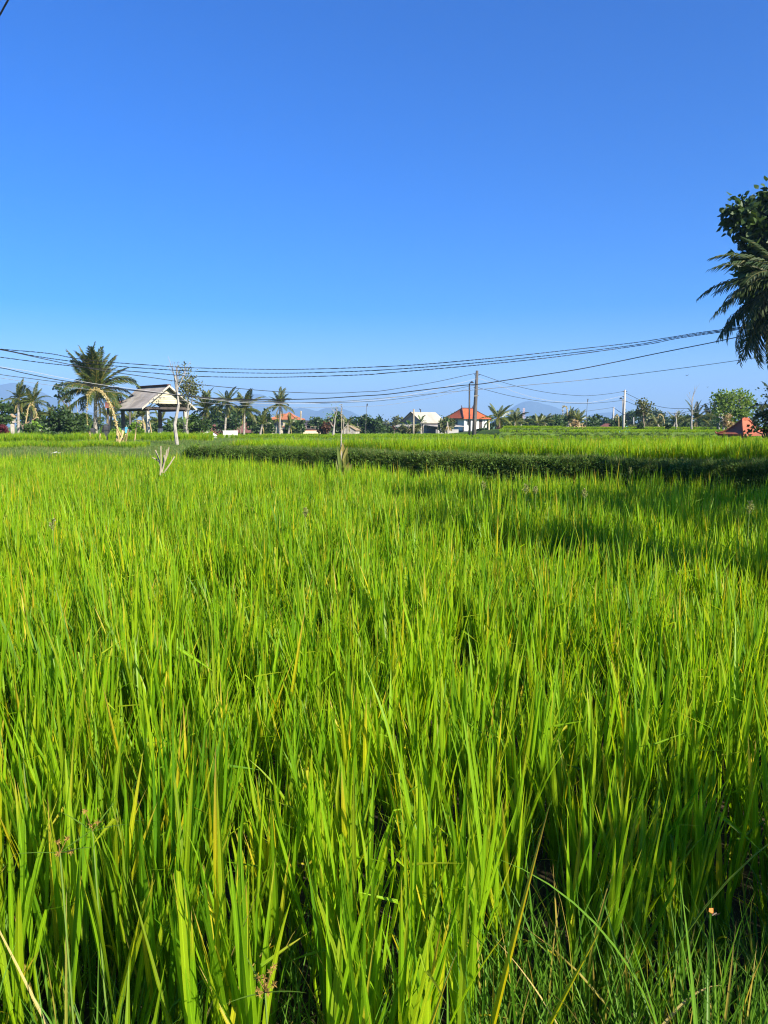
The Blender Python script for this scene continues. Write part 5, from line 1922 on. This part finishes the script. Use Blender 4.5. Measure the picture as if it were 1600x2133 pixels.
LA, LB = (-24.0, 35.5), (19.5, 31.0)
cable('uppermost twisted cable of the three sagging across the sky', [(-250, 702), (-120, 715), (0, 727), (100, 736), (160, 747), (230, 754.5), (320, 761), (400, 766), (560, 769.5), (660, 768.5), (740, 766), (800, 763.5), (880, 759), (1000, 748.5), (1100, 738.5), (1200, 727.5), (1320, 714), (1400, 702), (1460, 692.5), (1600, 674), (1720, 656)], LA, LB, .0105, twisted=True)
cable('middle twisted cable just under the uppermost one', [(-250, 699), (-120, 712), (0, 727.5), (75, 742), (160, 754), (230, 761.5), (330, 769), (400, 773), (500, 776.5), (600, 777.3), (700, 775), (800, 770.5), (900, 763.5), (1000, 755), (1100, 745), (1200, 734), (1330, 717.5), (1420, 701), (1600, 675.5), (1720, 657)], (LA[0], LA[1] + .15), (LB[0], LB[1] + .15), .0105, twisted=True)
cable('third twisted cable, lowest of the upper bundle', [(-250, 716), (-120, 729), (0, 744), (110, 758), (220, 769), (320, 777), (400, 783.5), (530, 786), (640, 784.5), (760, 780.5), (800, 777.5), (900, 769), (1000, 760), (1100, 750), (1200, 738), (1350, 717), (1420, 703.5), (1600, 677.5), (1720, 658)], (LA[0], LA[1] - .15), (LB[0], LB[1] - .15), .0105, twisted=True)
cable('thick dark cable rising past the leaning pole to the right', [(-250, 735), (-120, 749), (0, 766), (50, 777), (120, 791), (220, 805), (320, 817.5), (400, 826.5), (470, 831), (560, 832.3), (660, 830.5), (740, 825.5), (800, 821.8), (850, 816), (900, 810), (960, 803), (1000, 800), (1050, 792.5), (1100, 785), (1200, 770), (1280, 754.5), (1360, 738), (1420, 726), (1500, 710), (1600, 688), (1720, 662)], (LA[0], LA[1] - .3), (LB[0], LB[1] - .3), .018)
cable('thin pale cable crossing to the right edge below the others', [(430, 829), (500, 835.5), (600, 838), (700, 836.5), (800, 829), (930, 817), (990, 812), (1100, 802), (1200, 793), (1300, 782), (1400, 769.5), (1500, 756), (1600, 741.5), (1720, 724)], (LA[0], LA[1] + .4), (LB[0], LB[1] + .4), .011, 'wire_grey')
pt1 = lambda px, py: None
PA = (-24.0, 35.5)
cable('dark cable swinging from the left bundle to the leaning pole top', [(-250, 698), (-120, 712), (0, 728.5), (75, 744), (150, 760), (225, 773.5), (320, 787), (400, 799), (470, 806.5), (560, 814.5), (640, 818.3), (700, 818.7), (760, 816), (800, 813.5), (900, 797), (970, 782), (992, 777.5)], PA, (b1.x + v1.x, 70), .021)
cable('white cable sagging low and rising to the leaning pole', [(-250, 722), (-120, 742), (0, 764), (60, 773), (120, 785), (200, 799.5), (300, 813), (420, 829.5), (500, 838), (560, 840.5), (640, 841), (700, 839), (760, 835), (800, 831.5), (880, 817), (950, 800), (992, 789)], PA, (b1.x + v1.x, 70.0), .013, 'wire_white')
cable('grey cable under the white one at the leaning pole', [(-250, 742), (-120, 760), (0, 780), (60, 788), (130, 797), (230, 809), (300, 816), (360, 822), (430, 827.5), (500, 833), (600, 837.5), (700, 838.5), (800, 834), (900, 821), (960, 808), (992, 802)], PA, (b1.x + v1.x, 69.8), .016, 'wire')
cable('faint thin lower cable from the left to the leaning pole', [(-250, 750), (-120, 768), (0, 787), (110, 803), (250, 818), (400, 836), (500, 844), (620, 848.3), (700, 848), (800, 844), (900, 828), (992, 806)], PA, (b1.x + v1.x, 70.2), .011, 'wire_grey')
Q1, Q2, Q3 = (b1.x + v1.x, 70.0), (b2.x + v2.x, 85.0), (b3.x + v3.x, 80.0)
cable('upper dark cable from the leaning pole to the concrete pole', [(994.5, 778), (1050, 797), (1100, 810), (1150, 819), (1200, 823.7), (1230, 824), (1270, 820), (1301, 815)], Q1, Q2, .02)
cable('lower dark cable from the leaning pole to the concrete pole', [(993, 806.5), (1060, 824), (1130, 836), (1200, 840.3), (1250, 839), (1301, 833.5)], Q1, Q2, .02)
cable('pale cable between leaning and concrete poles', [(994, 787), (1040, 803), (1080, 819), (1130, 832), (1180, 838), (1220, 839), (1260, 833), (1301, 824)], Q1, Q2, .014, 'wire_white')
cable('upper dark cable from the concrete pole to the grey pole', [(1302, 818), (1340, 836), (1370, 846), (1400, 850.5), (1440, 850), (1475, 840), (1497, 829)], Q2, Q3, .022)
cable('lower dark cable from the concrete pole to the grey pole', [(1301, 834), (1340, 850), (1380, 861), (1420, 860), (1460, 849), (1497, 833)], Q2, Q3, .02)
cable('pale cable from the concrete pole to the grey pole', [(1301.5, 825), (1340, 845), (1380, 857), (1420, 861), (1460, 858), (1497, 850)], Q2, Q3, .016, 'wire_white')
cable('thin cable from the far pale pole towards the concrete pole', [(1278.5, 849), (1288, 856), (1297, 862), (1301, 863)], (b4.x + v4.x, 140), Q2, .04, 'wire_grey')
cable('thin cable left of the far pale pole over the terraces', [(1090, 868), (1140, 865), (1200, 859), (1240, 854), (1278.5, 848.5)], (b4.x - 18, 150), (b4.x + v4.x, 140), .03, 'wire_grey')
# near cable at the top left corner
cable('black cable cutting the top left corner of the sky', [(-60, 130), (-20, 64), (0, 30.5), (8, 16), (18, -2), (40, -42), (80, -112)], (-5.2, 9.5), (-4.4, 9.0), .010, group='')
# unseen end poles that carry the bundle
for nm, lb, A_, pyt in (('utility_pole', 'utility pole carrying the cable bundle just outside on the left', LA, 690), ('utility_pole', 'utility pole carrying the cable bundle just outside on the right', LB, 640)):
    b = Vector((A_[0], A_[1], gz(*A_)))
    r_ = thing(nm, lb, 'pole', b, 0, GP)
    MB().tube([(0, 0, -.4), (0, 0, 6.9)], [.17, .12], n=9).obj('shaft', M['pole_light'], r_, smooth=True)

# ================================================================== bamboo: offering poles, tripod, stakes
def offering_pole(label, px0, py0, path, d, rad, leafn, seed, tail=None, leaf_s=.14):
    r = random.Random(seed)
    b = base_at(px0, d)
    root = thing('offering_pole', label, 'bamboo pole', b, 0, 'curved bamboo offering poles')
    pts = [Vector((0, 0, -.2))] + [at(px, py, d) - b for px, py in catmull(path, 5)]
    n = len(pts)
    MB().tube(pts, [rad * (1 - .75 * i / n) for i in range(n)], n=6).obj('pole', M['bamboo'], root)
    mb = MB()
    for i in range(leafn):
        t = r.uniform(.18, 1) * (n - 2)
        k = int(t) + 0
        p = pts[k].lerp(pts[k + 1], t - k)
        d_ = (pts[k + 1] - pts[k]).normalized()
        o = d_.cross(Vector((0, 1, 0))) * r.choice((-1, 1, 1))
        leaf(mb, p, (o + Vector((r.gauss(0, .3), r.gauss(0, .6), r.gauss(-.3, .3)))).normalized(), leaf_s * r.uniform(.7, 1.4), r, .3)
    mb.obj('woven_leaves', M['penjor_leaf'], root, attr=True)
    if tail:
        q = [at(px, py, d) - b for px, py in tail]
        tm = MB().tube(q, rad * .3, n=4)
        for i in range(26):
            t = r.random() * (len(q) - 1.001); k = int(t)
            leaf(tm, q[k].lerp(q[k + 1], t - k), Vector((r.gauss(0, 1), r.gauss(0, 1), r.gauss(-.4, .6))).normalized(), leaf_s, r, .3)
        tm.obj('hanging_ornament', M['penjor_leaf'], root, attr=True)


offering_pole('tall golden offering pole arched in front of the big palm', 247, 925, [(247, 912), (246, 897), (242, 880), (237, 862), (231, 845), (224, 830), (214, 817), (204, 811), (194, 811), (186, 818), (182, 826)], 40, .05, 420, 1,
              tail=[(182, 826), (182, 845), (181, 865), (182, 884)], leaf_s=.10)
offering_pole('small offering pole drooping over the thatched hut', 52, 905, [(52, 890), (56, 868), (59, 850), (63, 841), (69, 845), (74, 856), (77, 874)], 55, .05, 60, 2, leaf_s=.12)
offering_pole('thin curled offering pole among the terrace palms', 1184, 890, [(1184, 880), (1182, 862), (1180, 850), (1176, 845), (1172, 847)], 94, .06, 40, 3, tail=[(1172, 847), (1173, 858), (1171, 866)], leaf_s=.16)
offering_pole('drooping pale offering pole left of the concrete pole', 1289, 892, [(1289, 880), (1288, 868), (1285, 864), (1283, 869), (1283, 878)], 105, .06, 30, 4, leaf_s=.14)
offering_pole('curved offering pole over the low palm on the right', 1384, 890, [(1384, 882), (1382, 870), (1377, 863), (1373, 864), (1369, 871)], 98, .06, 30, 5, leaf_s=.14)


def sticks(name, label, cat, d, segs, mat='bamboo', rad=.03, group=None, part_name='stick', basepx=None):
    b = base_at(basepx or segs[0][0], d)
    root = thing(name, label, cat, b, 0, group)
    for s in segs:
        x0, y0, x1, y1 = s[:4]
        dd0 = s[4] if len(s) > 4 else 0
        dd1 = s[5] if len(s) > 5 else 0
        a, c = at(x0, y0, d + dd0) - b, at(x1, y1, d + dd1) - b
        MB().tube([a, a.lerp(c, .5) + Vector((.01, 0, .005)), c], [rad, rad * .9, rad * .75], n=6).obj(part_name, M[mat], root)
    return root


sticks('bamboo_tripod', 'bundle of crossed yellow bamboo props under the golden arch', 'bamboo props', 39,
       [(243, 937, 258, 898, -.5, .3), (252, 937, 255, 896, 0, .2), (262, 936, 250, 900, -.3, .3), (258, 937, 267, 895, .4, 0), (265, 934, 243, 890, .5, 0), (247, 936, 262, 905, .2, -.2), (243, 930, 244, 894, .4, .4)], rad=.05)
sticks('bamboo_trellis', 'thin leaning bamboo frame with short crossbars', 'trellis', 44, [(278, 936, 286, 876), (286, 876, 297, 880), (285, 880, 296, 886), (283, 886, 294, 890)], 'bamboo', .04)
sticks('bamboo_stick', 'single pale bamboo stick leaning by the pavilion post', 'stick', 52, [(317, 912, 312, 879)], 'bamboo', .04, part_name='stick')
sticks('cut_stems', 'cut dry stems poking out of the rice near the bund', 'cut stems', 14.9, [(334, 990, 335, 929), (336, 985, 342, 948, 0, .3), (337, 985, 348, 936, .05, .1), (341, 985, 364, 951, .1, .2), (334, 970, 324, 938, 0, .2), (336, 965, 317, 953, .2, .1), (344, 960, 352, 932, .1, .1)], 'bamboo_old', .016)
bs = sticks('bamboo_stake', 'slender bamboo stake with frayed tip rising behind the dike', 'bamboo stake', 20.5, [(711, 930, 711, 850)], 'bamboo_old', .013)
fm = MB(); rr_ = random.Random(4)
for i in range(44):
    p = at(711 + rr_.gauss(0, 1.4), rr_.uniform(843, 872), 20.5) - bs.location
    leaf(fm, p, Vector((rr_.gauss(0, .5), rr_.gauss(0, .5), 1)).normalized(), .045, rr_, .16)
fm.obj('frayed_tip', M['dry_leaf'], bs, attr=True)


# leafy withered plant in front of the dike
def field_plant():
    d = 15.4
    r = random.Random(12)
    b = at(714, 975, d)
    b.z = gz(b.x, b.y)
    root = thing('arrow_leaf_plant', 'yellowing upright leafy plant standing in front of the dike', 'plant', b)
    z0 = at(714, 985, d).z - b.z
    for (px0, py0, px1, py1, w, yl, cv) in [(713, 985, 714, 920, .085, .75, .05), (713, 980, 722, 928, .07, .55, .1), (716, 985, 726, 940, .08, .45, .15), (712, 985, 704, 928, .05, .15, .1), (711, 985, 706, 948, .055, .2, .3),
                                            (717, 985, 731, 962, .06, .55, .5), (710, 985, 701, 954, .05, .35, .4), (714, 985, 712, 938, .06, .35, .02), (718, 985, 724, 958, .05, .8, .2), (715, 985, 719, 962, .08, 1., .2)]:
        a, c = at(px0, py0, d) - b, at(px1, py1, d + r.uniform(-.15, .15)) - b
        a.z = z0 - .1
        v = c - a
        side = v.cross(Vector((r.gauss(0, .35), 1, 0))).normalized()
        nrm = side.cross(v).normalized()
        mb = MB()
        vs, cs = [], []
        N = 9
        for k in range(N + 1):
            t = k / N
            wd = w * .75 * (0.25 + 0.75 * math.sin(math.pi * min(1, t * .62 + .12))) * (1 - max(0, (t - .55) / .45) ** 2)
            p = a + v * t + nrm * cv * v.length * .6 * (t * t) * (1 if v.x < 0 else -1) - Vector((0, 0, cv * v.length * .25 * t ** 3))
            yy = min(1, yl * (.5 + .8 * t))
            g = r.random()
            vs += [p - side * wd, p + nrm * wd * .35, p + side * wd]
            cs += [(yy, .6, t * .8, 0), (yy * .8, .8, t * .8, .5), (yy, .6, t * .8, 1)]
        mb.add(vs, [f for k in range(N) for f in ((3 * k, 3 * k + 1, 3 * k + 4, 3 * k + 3), (3 * k + 1, 3 * k + 2, 3 * k + 5, 3 * k + 4))], cs)
        mb.obj('leaf', M['banana'], root, attr=True)
    MB().tube([Vector((0, 0, -.1)), at(711, 955, d) - b, at(711, 903, d) - b], [.03, .02, .012], n=6).obj('stem', M['trunk_pale'], root)


field_plant()

# bits and pieces on the left
b = base_at(219, 50)
t_ = thing('water_barrel', 'upright black plastic barrel behind the big palm trunk', 'barrel', b)
MB().tube([(0, 0, -.1), (0, 0, .05), (0, 0, .9), (0, 0, 1.0)], [.28, .30, .30, .24], n=14).obj('body', M['black_plastic'], t_)
MB().tube([(0, 0, .985), (0, 0, 1.05)], [.27, .26], n=14).obj('lid', M['black_plastic'], t_)
b = base_at(190, 53)  # drum shape added to make the dark hollow left of the barrel
t_ = thing('water_barrel', 'black drum form standing in for the dark hollow behind dry banana leaves', 'barrel', b)
MB().tube([(0, 0, -.1), (0, 0, .05), (0, 0, .7), (0, 0, .8)], [.28, .30, .30, .24], n=14).obj('body', M['black_plastic'], t_)
MB().tube([(0, 0, .785), (0, 0, .84)], [.27, .26], n=14).obj('lid', M['black_plastic'], t_)
b = at(263, 895, 47)
t_ = thing('cloth', 'small blue cloth hanging behind the bamboo props', 'cloth', b)
mb = MB()
for i in range(4):
    mb.add([(-.08, .02 * i % .03, .16 - i * .09), (.08, .015, .16 - i * .09), (.085, .03, .07 - i * .09), (-.075, .02, .07 - i * .09)], [(0, 1, 2, 3)])
mb.obj('sheet', M['blue'], t_)
MB().tube([(0, .06, -(b.z - gz(b.x, b.y)) - .1), (0, .06, .25)], .03, n=6).obj('stick', M['bamboo_old'], t_)
b = at(116, 944, 29); b.z = gz(b.x, b.y) + .10
t_ = thing('sheet', 'small white plastic sheet lying on the bund grass', 'plastic sheet', b, R_(8))
MB().add([(-.15, -.08, .05), (0, -.1, .09), (.15, -.08, .05), (-.15, .1, .05), (0, .11, .10), (.15, .1, .06), (-.15, -.08, .02), (0, -.1, .06), (.15, -.08, .02), (-.15, .1, .02), (0, .11, .07), (.15, .1, .03)],
         [(0, 1, 4, 3), (1, 2, 5, 4), (9, 10, 7, 6), (10, 11, 8, 7), (0, 6, 7, 1), (1, 7, 8, 2), (3, 4, 10, 9), (4, 5, 11, 10), (0, 3, 9, 6), (2, 8, 11, 5)]).obj('plastic', M['white_sheet'], t_)
# scarecrow-like dark bundle and bamboo offerings on the right
sticks('bamboo_shrine', 'yellow bamboo offering stand below the bright terrace palm', 'shrine', 86, [(1205, 906, 1205, 884), (1213, 906, 1213, 882), (1200, 890, 1218, 889), (1218, 906, 1217, 888), (1203, 884, 1216, 883)], 'bamboo', .06)
tree('shrub', 'golden offering leaves around the bamboo stand', 'plant', 1204, 85, [(1200, 884, 8, 7), (1213, 894, 8, 6)], n=260, size_px=4, mat='dry_leaf', trunk_px=1.5, seed=160, limbs=False)
sticks('bamboo_stand', 'dark bamboo stand at the terrace end', 'stand', 82, [(1180, 906, 1180, 886), (1196, 906, 1196, 890), (1180, 892, 1198, 892)], 'pole_dark', .05)
tree('shrub', 'narrow dark climber covered post near the bare forked tree', 'shrub', 1390, 78, [(1390, 892, 4.5, 9), (1391, 902, 5, 6)], n=300, size_px=4, mat='tree_dark', trunk_px=2, seed=161)
tree('shrub', 'dark draped shrub at the foot of the ragged tree', 'shrub', 1333, 80, [(1334, 890, 5, 10), (1331, 902, 7, 7)], n=360, size_px=4, mat='tree_dark', trunk_px=2, seed=162)


# flag poles
def flag_pole(label, px0, px1, py1, d, hook):
    b = base_at(px0, d)
    root = thing('flag_pole', label, 'flagpole', b, 0, 'thin flagpoles over the fields')
    top = at(px1, py1, d) - b
    k = d / FPX
    MB().tube([Vector((0, 0, -.2)), top * .5, top, top + Vector((hook * k, 0, .25 * k))], [.04, .03, .02, .012], n=5).obj('pole', M['pole_dark' if hook > 0 else 'bamboo_old'], root)
    MB().slab([top + Vector((0, 0, 0)), top + Vector((hook * k * .9, 0, .01)), top + Vector((hook * k * .7, .03, -5 * k)), top + Vector((0, .02, -7 * k))], .015).obj('flag', M['lamp_dark'], root)


flag_pole('thin pole with a dark pennant above the lone tree', 761, 764, 841, 96, 2.5)
flag_pole('thin dark pole with curled pennant over the terraces', 1220, 1224, 831, 96, 2.0)

# lattice tower far away
b = base_at(1090, 320)
t_ = thing('radio_tower', 'distant red and white lattice mast in front of the mountain', 'tower', b)
H = at(1090, 850, 320).z - b.z
tm = MB()
for i in range(3):
    a = i * 2.094
    tm.tube([(1.0 * math.cos(a), 1.0 * math.sin(a), 0), (.35 * math.cos(a), .35 * math.sin(a), H)], .09, n=4)
for j in range(12):
    z0, z1 = H * j / 12, H * (j + 1) / 12
    r0, r1 = 1.0 - .65 * j / 12, 1.0 - .65 * (j + 1) / 12
    for i in range(3):
        a, c = i * 2.094, (i + 1) * 2.094
        tm.tube([(r0 * math.cos(a), r0 * math.sin(a), z0), (r1 * math.cos(c), r1 * math.sin(c), z1)], .06, n=3)
tm.obj('lattice', M['tower'], t_)

# birds
for i, (px, py) in enumerate(((1431, 782), (1474, 806.5))):
    p = at(px, py, 60)
    t_ = thing('bird', ('small dark bird gliding in the sky above the bare trees', 'tiny pale bird lower in the sky near the airy tree')[i], 'bird', p, R_(20))
    s = (.1, .07)[i]
    mb = MB().tube([(-.9 * s, 0, 0), (-.3 * s, 0, .05 * s), (.5 * s, 0, .03 * s), (.9 * s, 0, 0)], [.02 * s, .2 * s, .18 * s, .05 * s], n=6)
    mb.add([(-.3 * s, 0, .1 * s), (.3 * s, 0, .1 * s), (.2 * s, 1.0 * s, .5 * s), (0, 2.0 * s, .3 * s)], [(0, 1, 2, 3)])
    mb.add([(-.3 * s, 0, .1 * s), (.3 * s, 0, .1 * s), (.2 * s, -1.0 * s, .5 * s), (0, -2.0 * s, .3 * s)], [(3, 2, 1, 0)])
    mb.obj('body', M['lamp_dark'], t_)

# ================================================================== foreground individuals
# grass seed heads standing above the rice
def seed_head(label, px, py_top, d, h_px, seed, mat='seed'):
    r = random.Random(seed)
    b = at(px, py_top, d)
    b.z = gz(b.x, b.y)
    top = at(px, py_top, d) - b
    root = thing('barnyard_grass', label, 'grass', b, 0, 'seed heads above the rice')
    k = d / FPX
    hl = h_px * k
    st = top - Vector((0, 0, hl * .4))
    MB().tube([Vector((.03, 0, 0)), st * .5, st, top], [.004, .0035, .0025, .001], n=4).obj('stem', M['rice_stem'], root, attr=True)
    mb = MB()
    for i in range(14):
        f = i / 13
        p = st.lerp(top, f)
        for s in range(2):
            a = r.uniform(0, 6.28)
            v = Vector((math.cos(a), math.sin(a), 1.3)).normalized()
            L = hl * .28 * (1 - .6 * f)
            for j in range(7):
                leaf(mb, p + v * L * j / 7, (v + Vector((r.gauss(0, .5), r.gauss(0, .5), .1))).normalized(), .012 + .003 * r.random(), r, .3)
    mb.obj('seed_head', M[mat], root, attr=True)
    mb = MB()
    blade(mb, st * .7, r.uniform(0, 6), .4, .25, .008, .7, 0, .4)
    mb.obj('leaf', M['weed'], root, attr=True)


for i, (lb, px, py, d, h) in enumerate([
        ('seed head standing clear of the rice near the right edge', 1562, 1048, 6.6, 60),
        ('thin seed head by the shadow below the dike', 1007, 1006, 9.2, 40),
        ('taller of a loose pair of seed heads in the middle right', 1096, 1012, 8.6, 44),
        ('shorter seed head leaning beside the taller pair', 1116, 1016, 8.4, 36),
        ('seed head in front of the shaded rice', 1218, 1022, 8.0, 40),
        ('seed head close under the dike', 1313, 976, 12.0, 28),
        ('seed head in the sunlit rice on the left', 110, 1085, 6.0, 50),
        ('brownish seed head in the rice left of centre', 636, 1062, 6.6, 44)]):
    seed_head(lb, px, py, d, h, 600 + i)


def leafy_tuft(label, px, py_base, d, blades, seed, mat='weed', cat='grass'):
    """a weed with a few long blades given by their tips in the picture"""
    r = random.Random(seed)
    b = base_at(px, d)
    root = thing('weed_plant', label, cat, b, 0, 'weeds at the near edge')
    for (az, lean, L, w, cv, yl) in blades:
        mb = MB()
        blade(mb, Vector((r.gauss(0, .01), r.gauss(0, .01), -.02)), R_(az), lean, L, w, cv, yl, r.random(), seg=14, fold=.35, twist=r.gauss(0, .25))
        mb.obj('leaf', M[mat], root, attr=True)
    return root


leafy_tuft('broad arching pale blade bending over at the lower right', 1492, 2100, 1.42, [(276, .06, .86, .019, 1.35, .0), (60, .2, .5, .010, .6, 0), (140, .3, .4, .009, .8, 0)], 1)
leafy_tuft('broad straight dark blade slanting left near the bottom', 1112, 2133, 1.34, [(281, .06, .72, .024, .10, .0), (80, .5, .35, .010, .9, .1)], 2)
leafy_tuft('dark grey green blade curling over at the lower left', 372, 2133, 1.22, [(80, .18, .64, .015, 2.0, .0), (300, .4, .4, .012, 1.2, 0)], 3)
leafy_tuft('low curved weed blades at the bottom left corner', 120, 2133, 1.30, [(290, .5, .5, .013, 1.4, 0), (60, .4, .56, .013, 1.5, 0), (10, .4, .5, .012, 1.0, 0), (100, .3, .6, .012, 1.7, 0)], 4)
leafy_tuft('short broad yellow green leaves rising at the bottom left', 190, 2133, 1.18, [(50, .12, .66, .028, .12, .12), (350, .2, .6, .022, .3, .1), (280, .25, .58, .02, .3, 0)], 5, 'rice')
leafy_tuft('yellow crossing blades at the bottom centre', 700, 2133, 1.24, [(65, .32, .66, .017, .12, .8), (300, .5, .62, .015, .2, .7), (30, .2, .62, .013, .1, .6)], 6, 'rice')
leafy_tuft('yellow orange leaf pair leaning right of centre', 950, 2000, 1.36, [(68, .24, .86, .018, .06, .9), (72, .5, .72, .014, .1, .6), (20, .1, .8, .014, .1, .2)], 7, 'rice')
leafy_tuft('long thin stalks bent over the rice at the right', 1300, 1900, 1.5, [(75, .25, 1.15, .006, 1.7, .2), (275, .3, .9, .006, 1.2, .1)], 8)
leafy_tuft('blunt broken leaf standing among the rice at the lower left', 412, 1900, 1.36, [(285, .08, .72, .020, .05, .3), (300, .25, .72, .013, .15, .2), (20, .15, .76, .014, .1, .1)], 9, 'rice')
leafy_tuft('dry straw coloured stalk leaning at the left', 205, 1950, 1.36, [(62, .42, .72, .007, .05, 1.0), (300, .7, .8, .007, .1, 1.0)], 10, 'dry_leaf')
leafy_tuft('dead curled leaves hanging on the right', 1330, 1900, 1.48, [(60, .30, .60, .012, 2.4, 1.0), (285, .3, .55, .010, .6, 1.0)], 11, 'dry_leaf')
leafy_tuft('cluster of leafy weed stems at the bottom right corner', 1560, 2133, 1.3, [(300, .15, .66, .014, .3, 0), (340, .1, .72, .012, .2, 0), (60, .2, .6, .012, .5, 0), (20, .3, .55, .011, .8, 0)], 12)


def sedge(label, px, py, d, seed, n=6):
    r = random.Random(seed)
    c = at(px, py, d)
    b = Vector((c.x, c.y, gz(c.x, c.y)))
    root = thing('sedge', label, 'sedge', b, 0, 'flowering sedges at the near edge')
    v = c - b
    MB().tube([Vector((.02, .02, 0)), v * .5 + Vector((.01, 0, 0)), v - Vector((0, 0, .02))], [.0028, .0024, .0018], n=5).obj('stem', M['rice_stem'], root, attr=True)
    for i in range(n):
        a = i * 2.4
        e = v + Vector((math.cos(a) * r.uniform(.008, .022), math.sin(a) * r.uniform(.008, .022), r.uniform(-.02, .03)))
        mb = MB()
        mb.tube([v - Vector((0, 0, .02)), e], [.001, .0008], n=3)
        for j in range(16):
            dv = Vector((r.gauss(0, 1), r.gauss(0, 1), r.gauss(0, 1))).normalized()
            mb.tube([e, e + dv * r.uniform(.005, .009)], [.0013, .0004], n=3)
        mb.obj('flower_head', M['flower'], root)
    for i in range(3):
        mb = MB()
        blade(mb, v - Vector((0, 0, .02)), r.uniform(0, 6.28), 1.2, .09, .004, .3, .1, .5, seg=5)
        mb.obj('leaf', M['weed'], root, attr=True)


sedge('golden brown flowering sedge at the bottom left of centre', 552, 2045, 1.25, 1, 9)
sedge('brown sedge flower among the stems at the lower left', 124, 1756, 1.4, 2, 4)
sedge('small sedge flower above the left weeds', 192, 1712, 1.5, 3, 3)
# little orange moth resting on a blade
p = at(1487, 1905, 1.5)
t_ = thing('moth', 'small orange brown moth resting on a grass blade', 'moth', p, R_(30))
for s in (-1, 1):
    MB().add([(0, s * .001, 0), (.010, s * .009, .006), (.001, s * .012, .007), (-.006, s * .008, .004)], [(0, 1, 2, 3)]).obj('wing', M['moth'], t_)
MB().tube([(-.006, 0, 0), (0, 0, .001), (.008, 0, .0008)], [.001, .0018, .0012], n=6).obj('body', M['trunk'], t_)
stem_b = Vector((p.x, p.y, gz(p.x, p.y)))
t2 = thing('weed_plant', 'upright blade carrying the orange moth', 'grass', stem_b, 0, 'weeds at the near edge')
mb = MB(); blade(mb, Vector((.0, .012, -.02)), 0.4, .0, p.z - stem_b.z + .08, .008, .06, 0, .4, seg=8)
mb.obj('leaf', M['weed'], t2, attr=True)

# ================================================================== trees of the lane beside the field, just outside on the right
for i, (lb, x, y, bl, nl, sz, mt) in enumerate([
        ('tall slender roadside tree right of the paddy casting a long shadow', 9.3, 2.9, [(0, 0, 3.0, .55), (.1, .1, 4.2, .65), (-.1, 0, 5.4, .75), (.1, 0, 6.6, .7), (0, .1, 7.7, .5)], 2600, .16, 'tree'),
        ('slim roadside tree with a high round crown', 7.7, 1.1, [(0, 0, 5.0, .55), (.3, -.2, 5.7, .5), (-.2, .3, 6.3, .4)], 800, .14, 'tree'),
        ('spreading roadside tree shading the right end of the dike', 12.6, 5.2, [(0, 0, 6.6, 1.3), (.8, .7, 5.6, 1.2), (-.6, -.5, 5.0, 1.1), (.2, -.2, 7.4, 1.0), (1.8, 1.6, 6.4, 1.3)], 2000, .16, 'tree'),
        ('roadside tree with a broad crown behind the slender one', 10.9, 4.2, [(0, 0, 4.9, .8), (.3, .2, 5.8, .9), (-.3, -.2, 6.4, .6)], 2200, .15, 'tree'),
        ('great roadside tree shading the palm at the right edge', 20.5, 17.5, [(0, 0, 8.0, 2.6), (-1.5, 1.2, 6.4, 2.2), (1.6, -1.0, 6.6, 2.3), (1.5, 2.0, 9.0, 2.4), (-1.0, -1.8, 10.0, 2.3), (3.2, 2.0, 7.0, 2.2)], 2600, .3, 'tree'),
        ('unseen leafy shrub added to shade the lower right rice', 3.42, -.42, [(0, 0, 2.4, .38), (.35, -.3, 1.9, .4), (.15, -.05, 1.5, .3)], 1100, .08, 'tree')]):  # shrub out of view, added only to cast that shade
    r = random.Random(800 + i)
    b = Vector((x, y, gz(x, y)))
    root = thing('roadside_tree', lb, 'tree', b, 0, 'roadside trees on the right')
    blobs = [(Vector((bx, by, bz)), (br, br, br * .8)) for bx, by, bz, br in bl]
    mb = MB().tube([Vector((0, 0, -.2)), Vector((.05, 0, blobs[0][0].z * .5)), blobs[0][0]], [.14, .1, .05], n=7)
    for c, rr in blobs[1:]:
        mb.tube(limb_path(Vector((.03, 0, blobs[0][0].z * .7)), c, r), [.07, .06, .05, .04, .03, .02], n=5)
    mb.obj('trunk', M['trunk'], root)
    crown_mesh(blobs, nl, sz, r, 14).obj('crown', M[mt], root, attr=True)
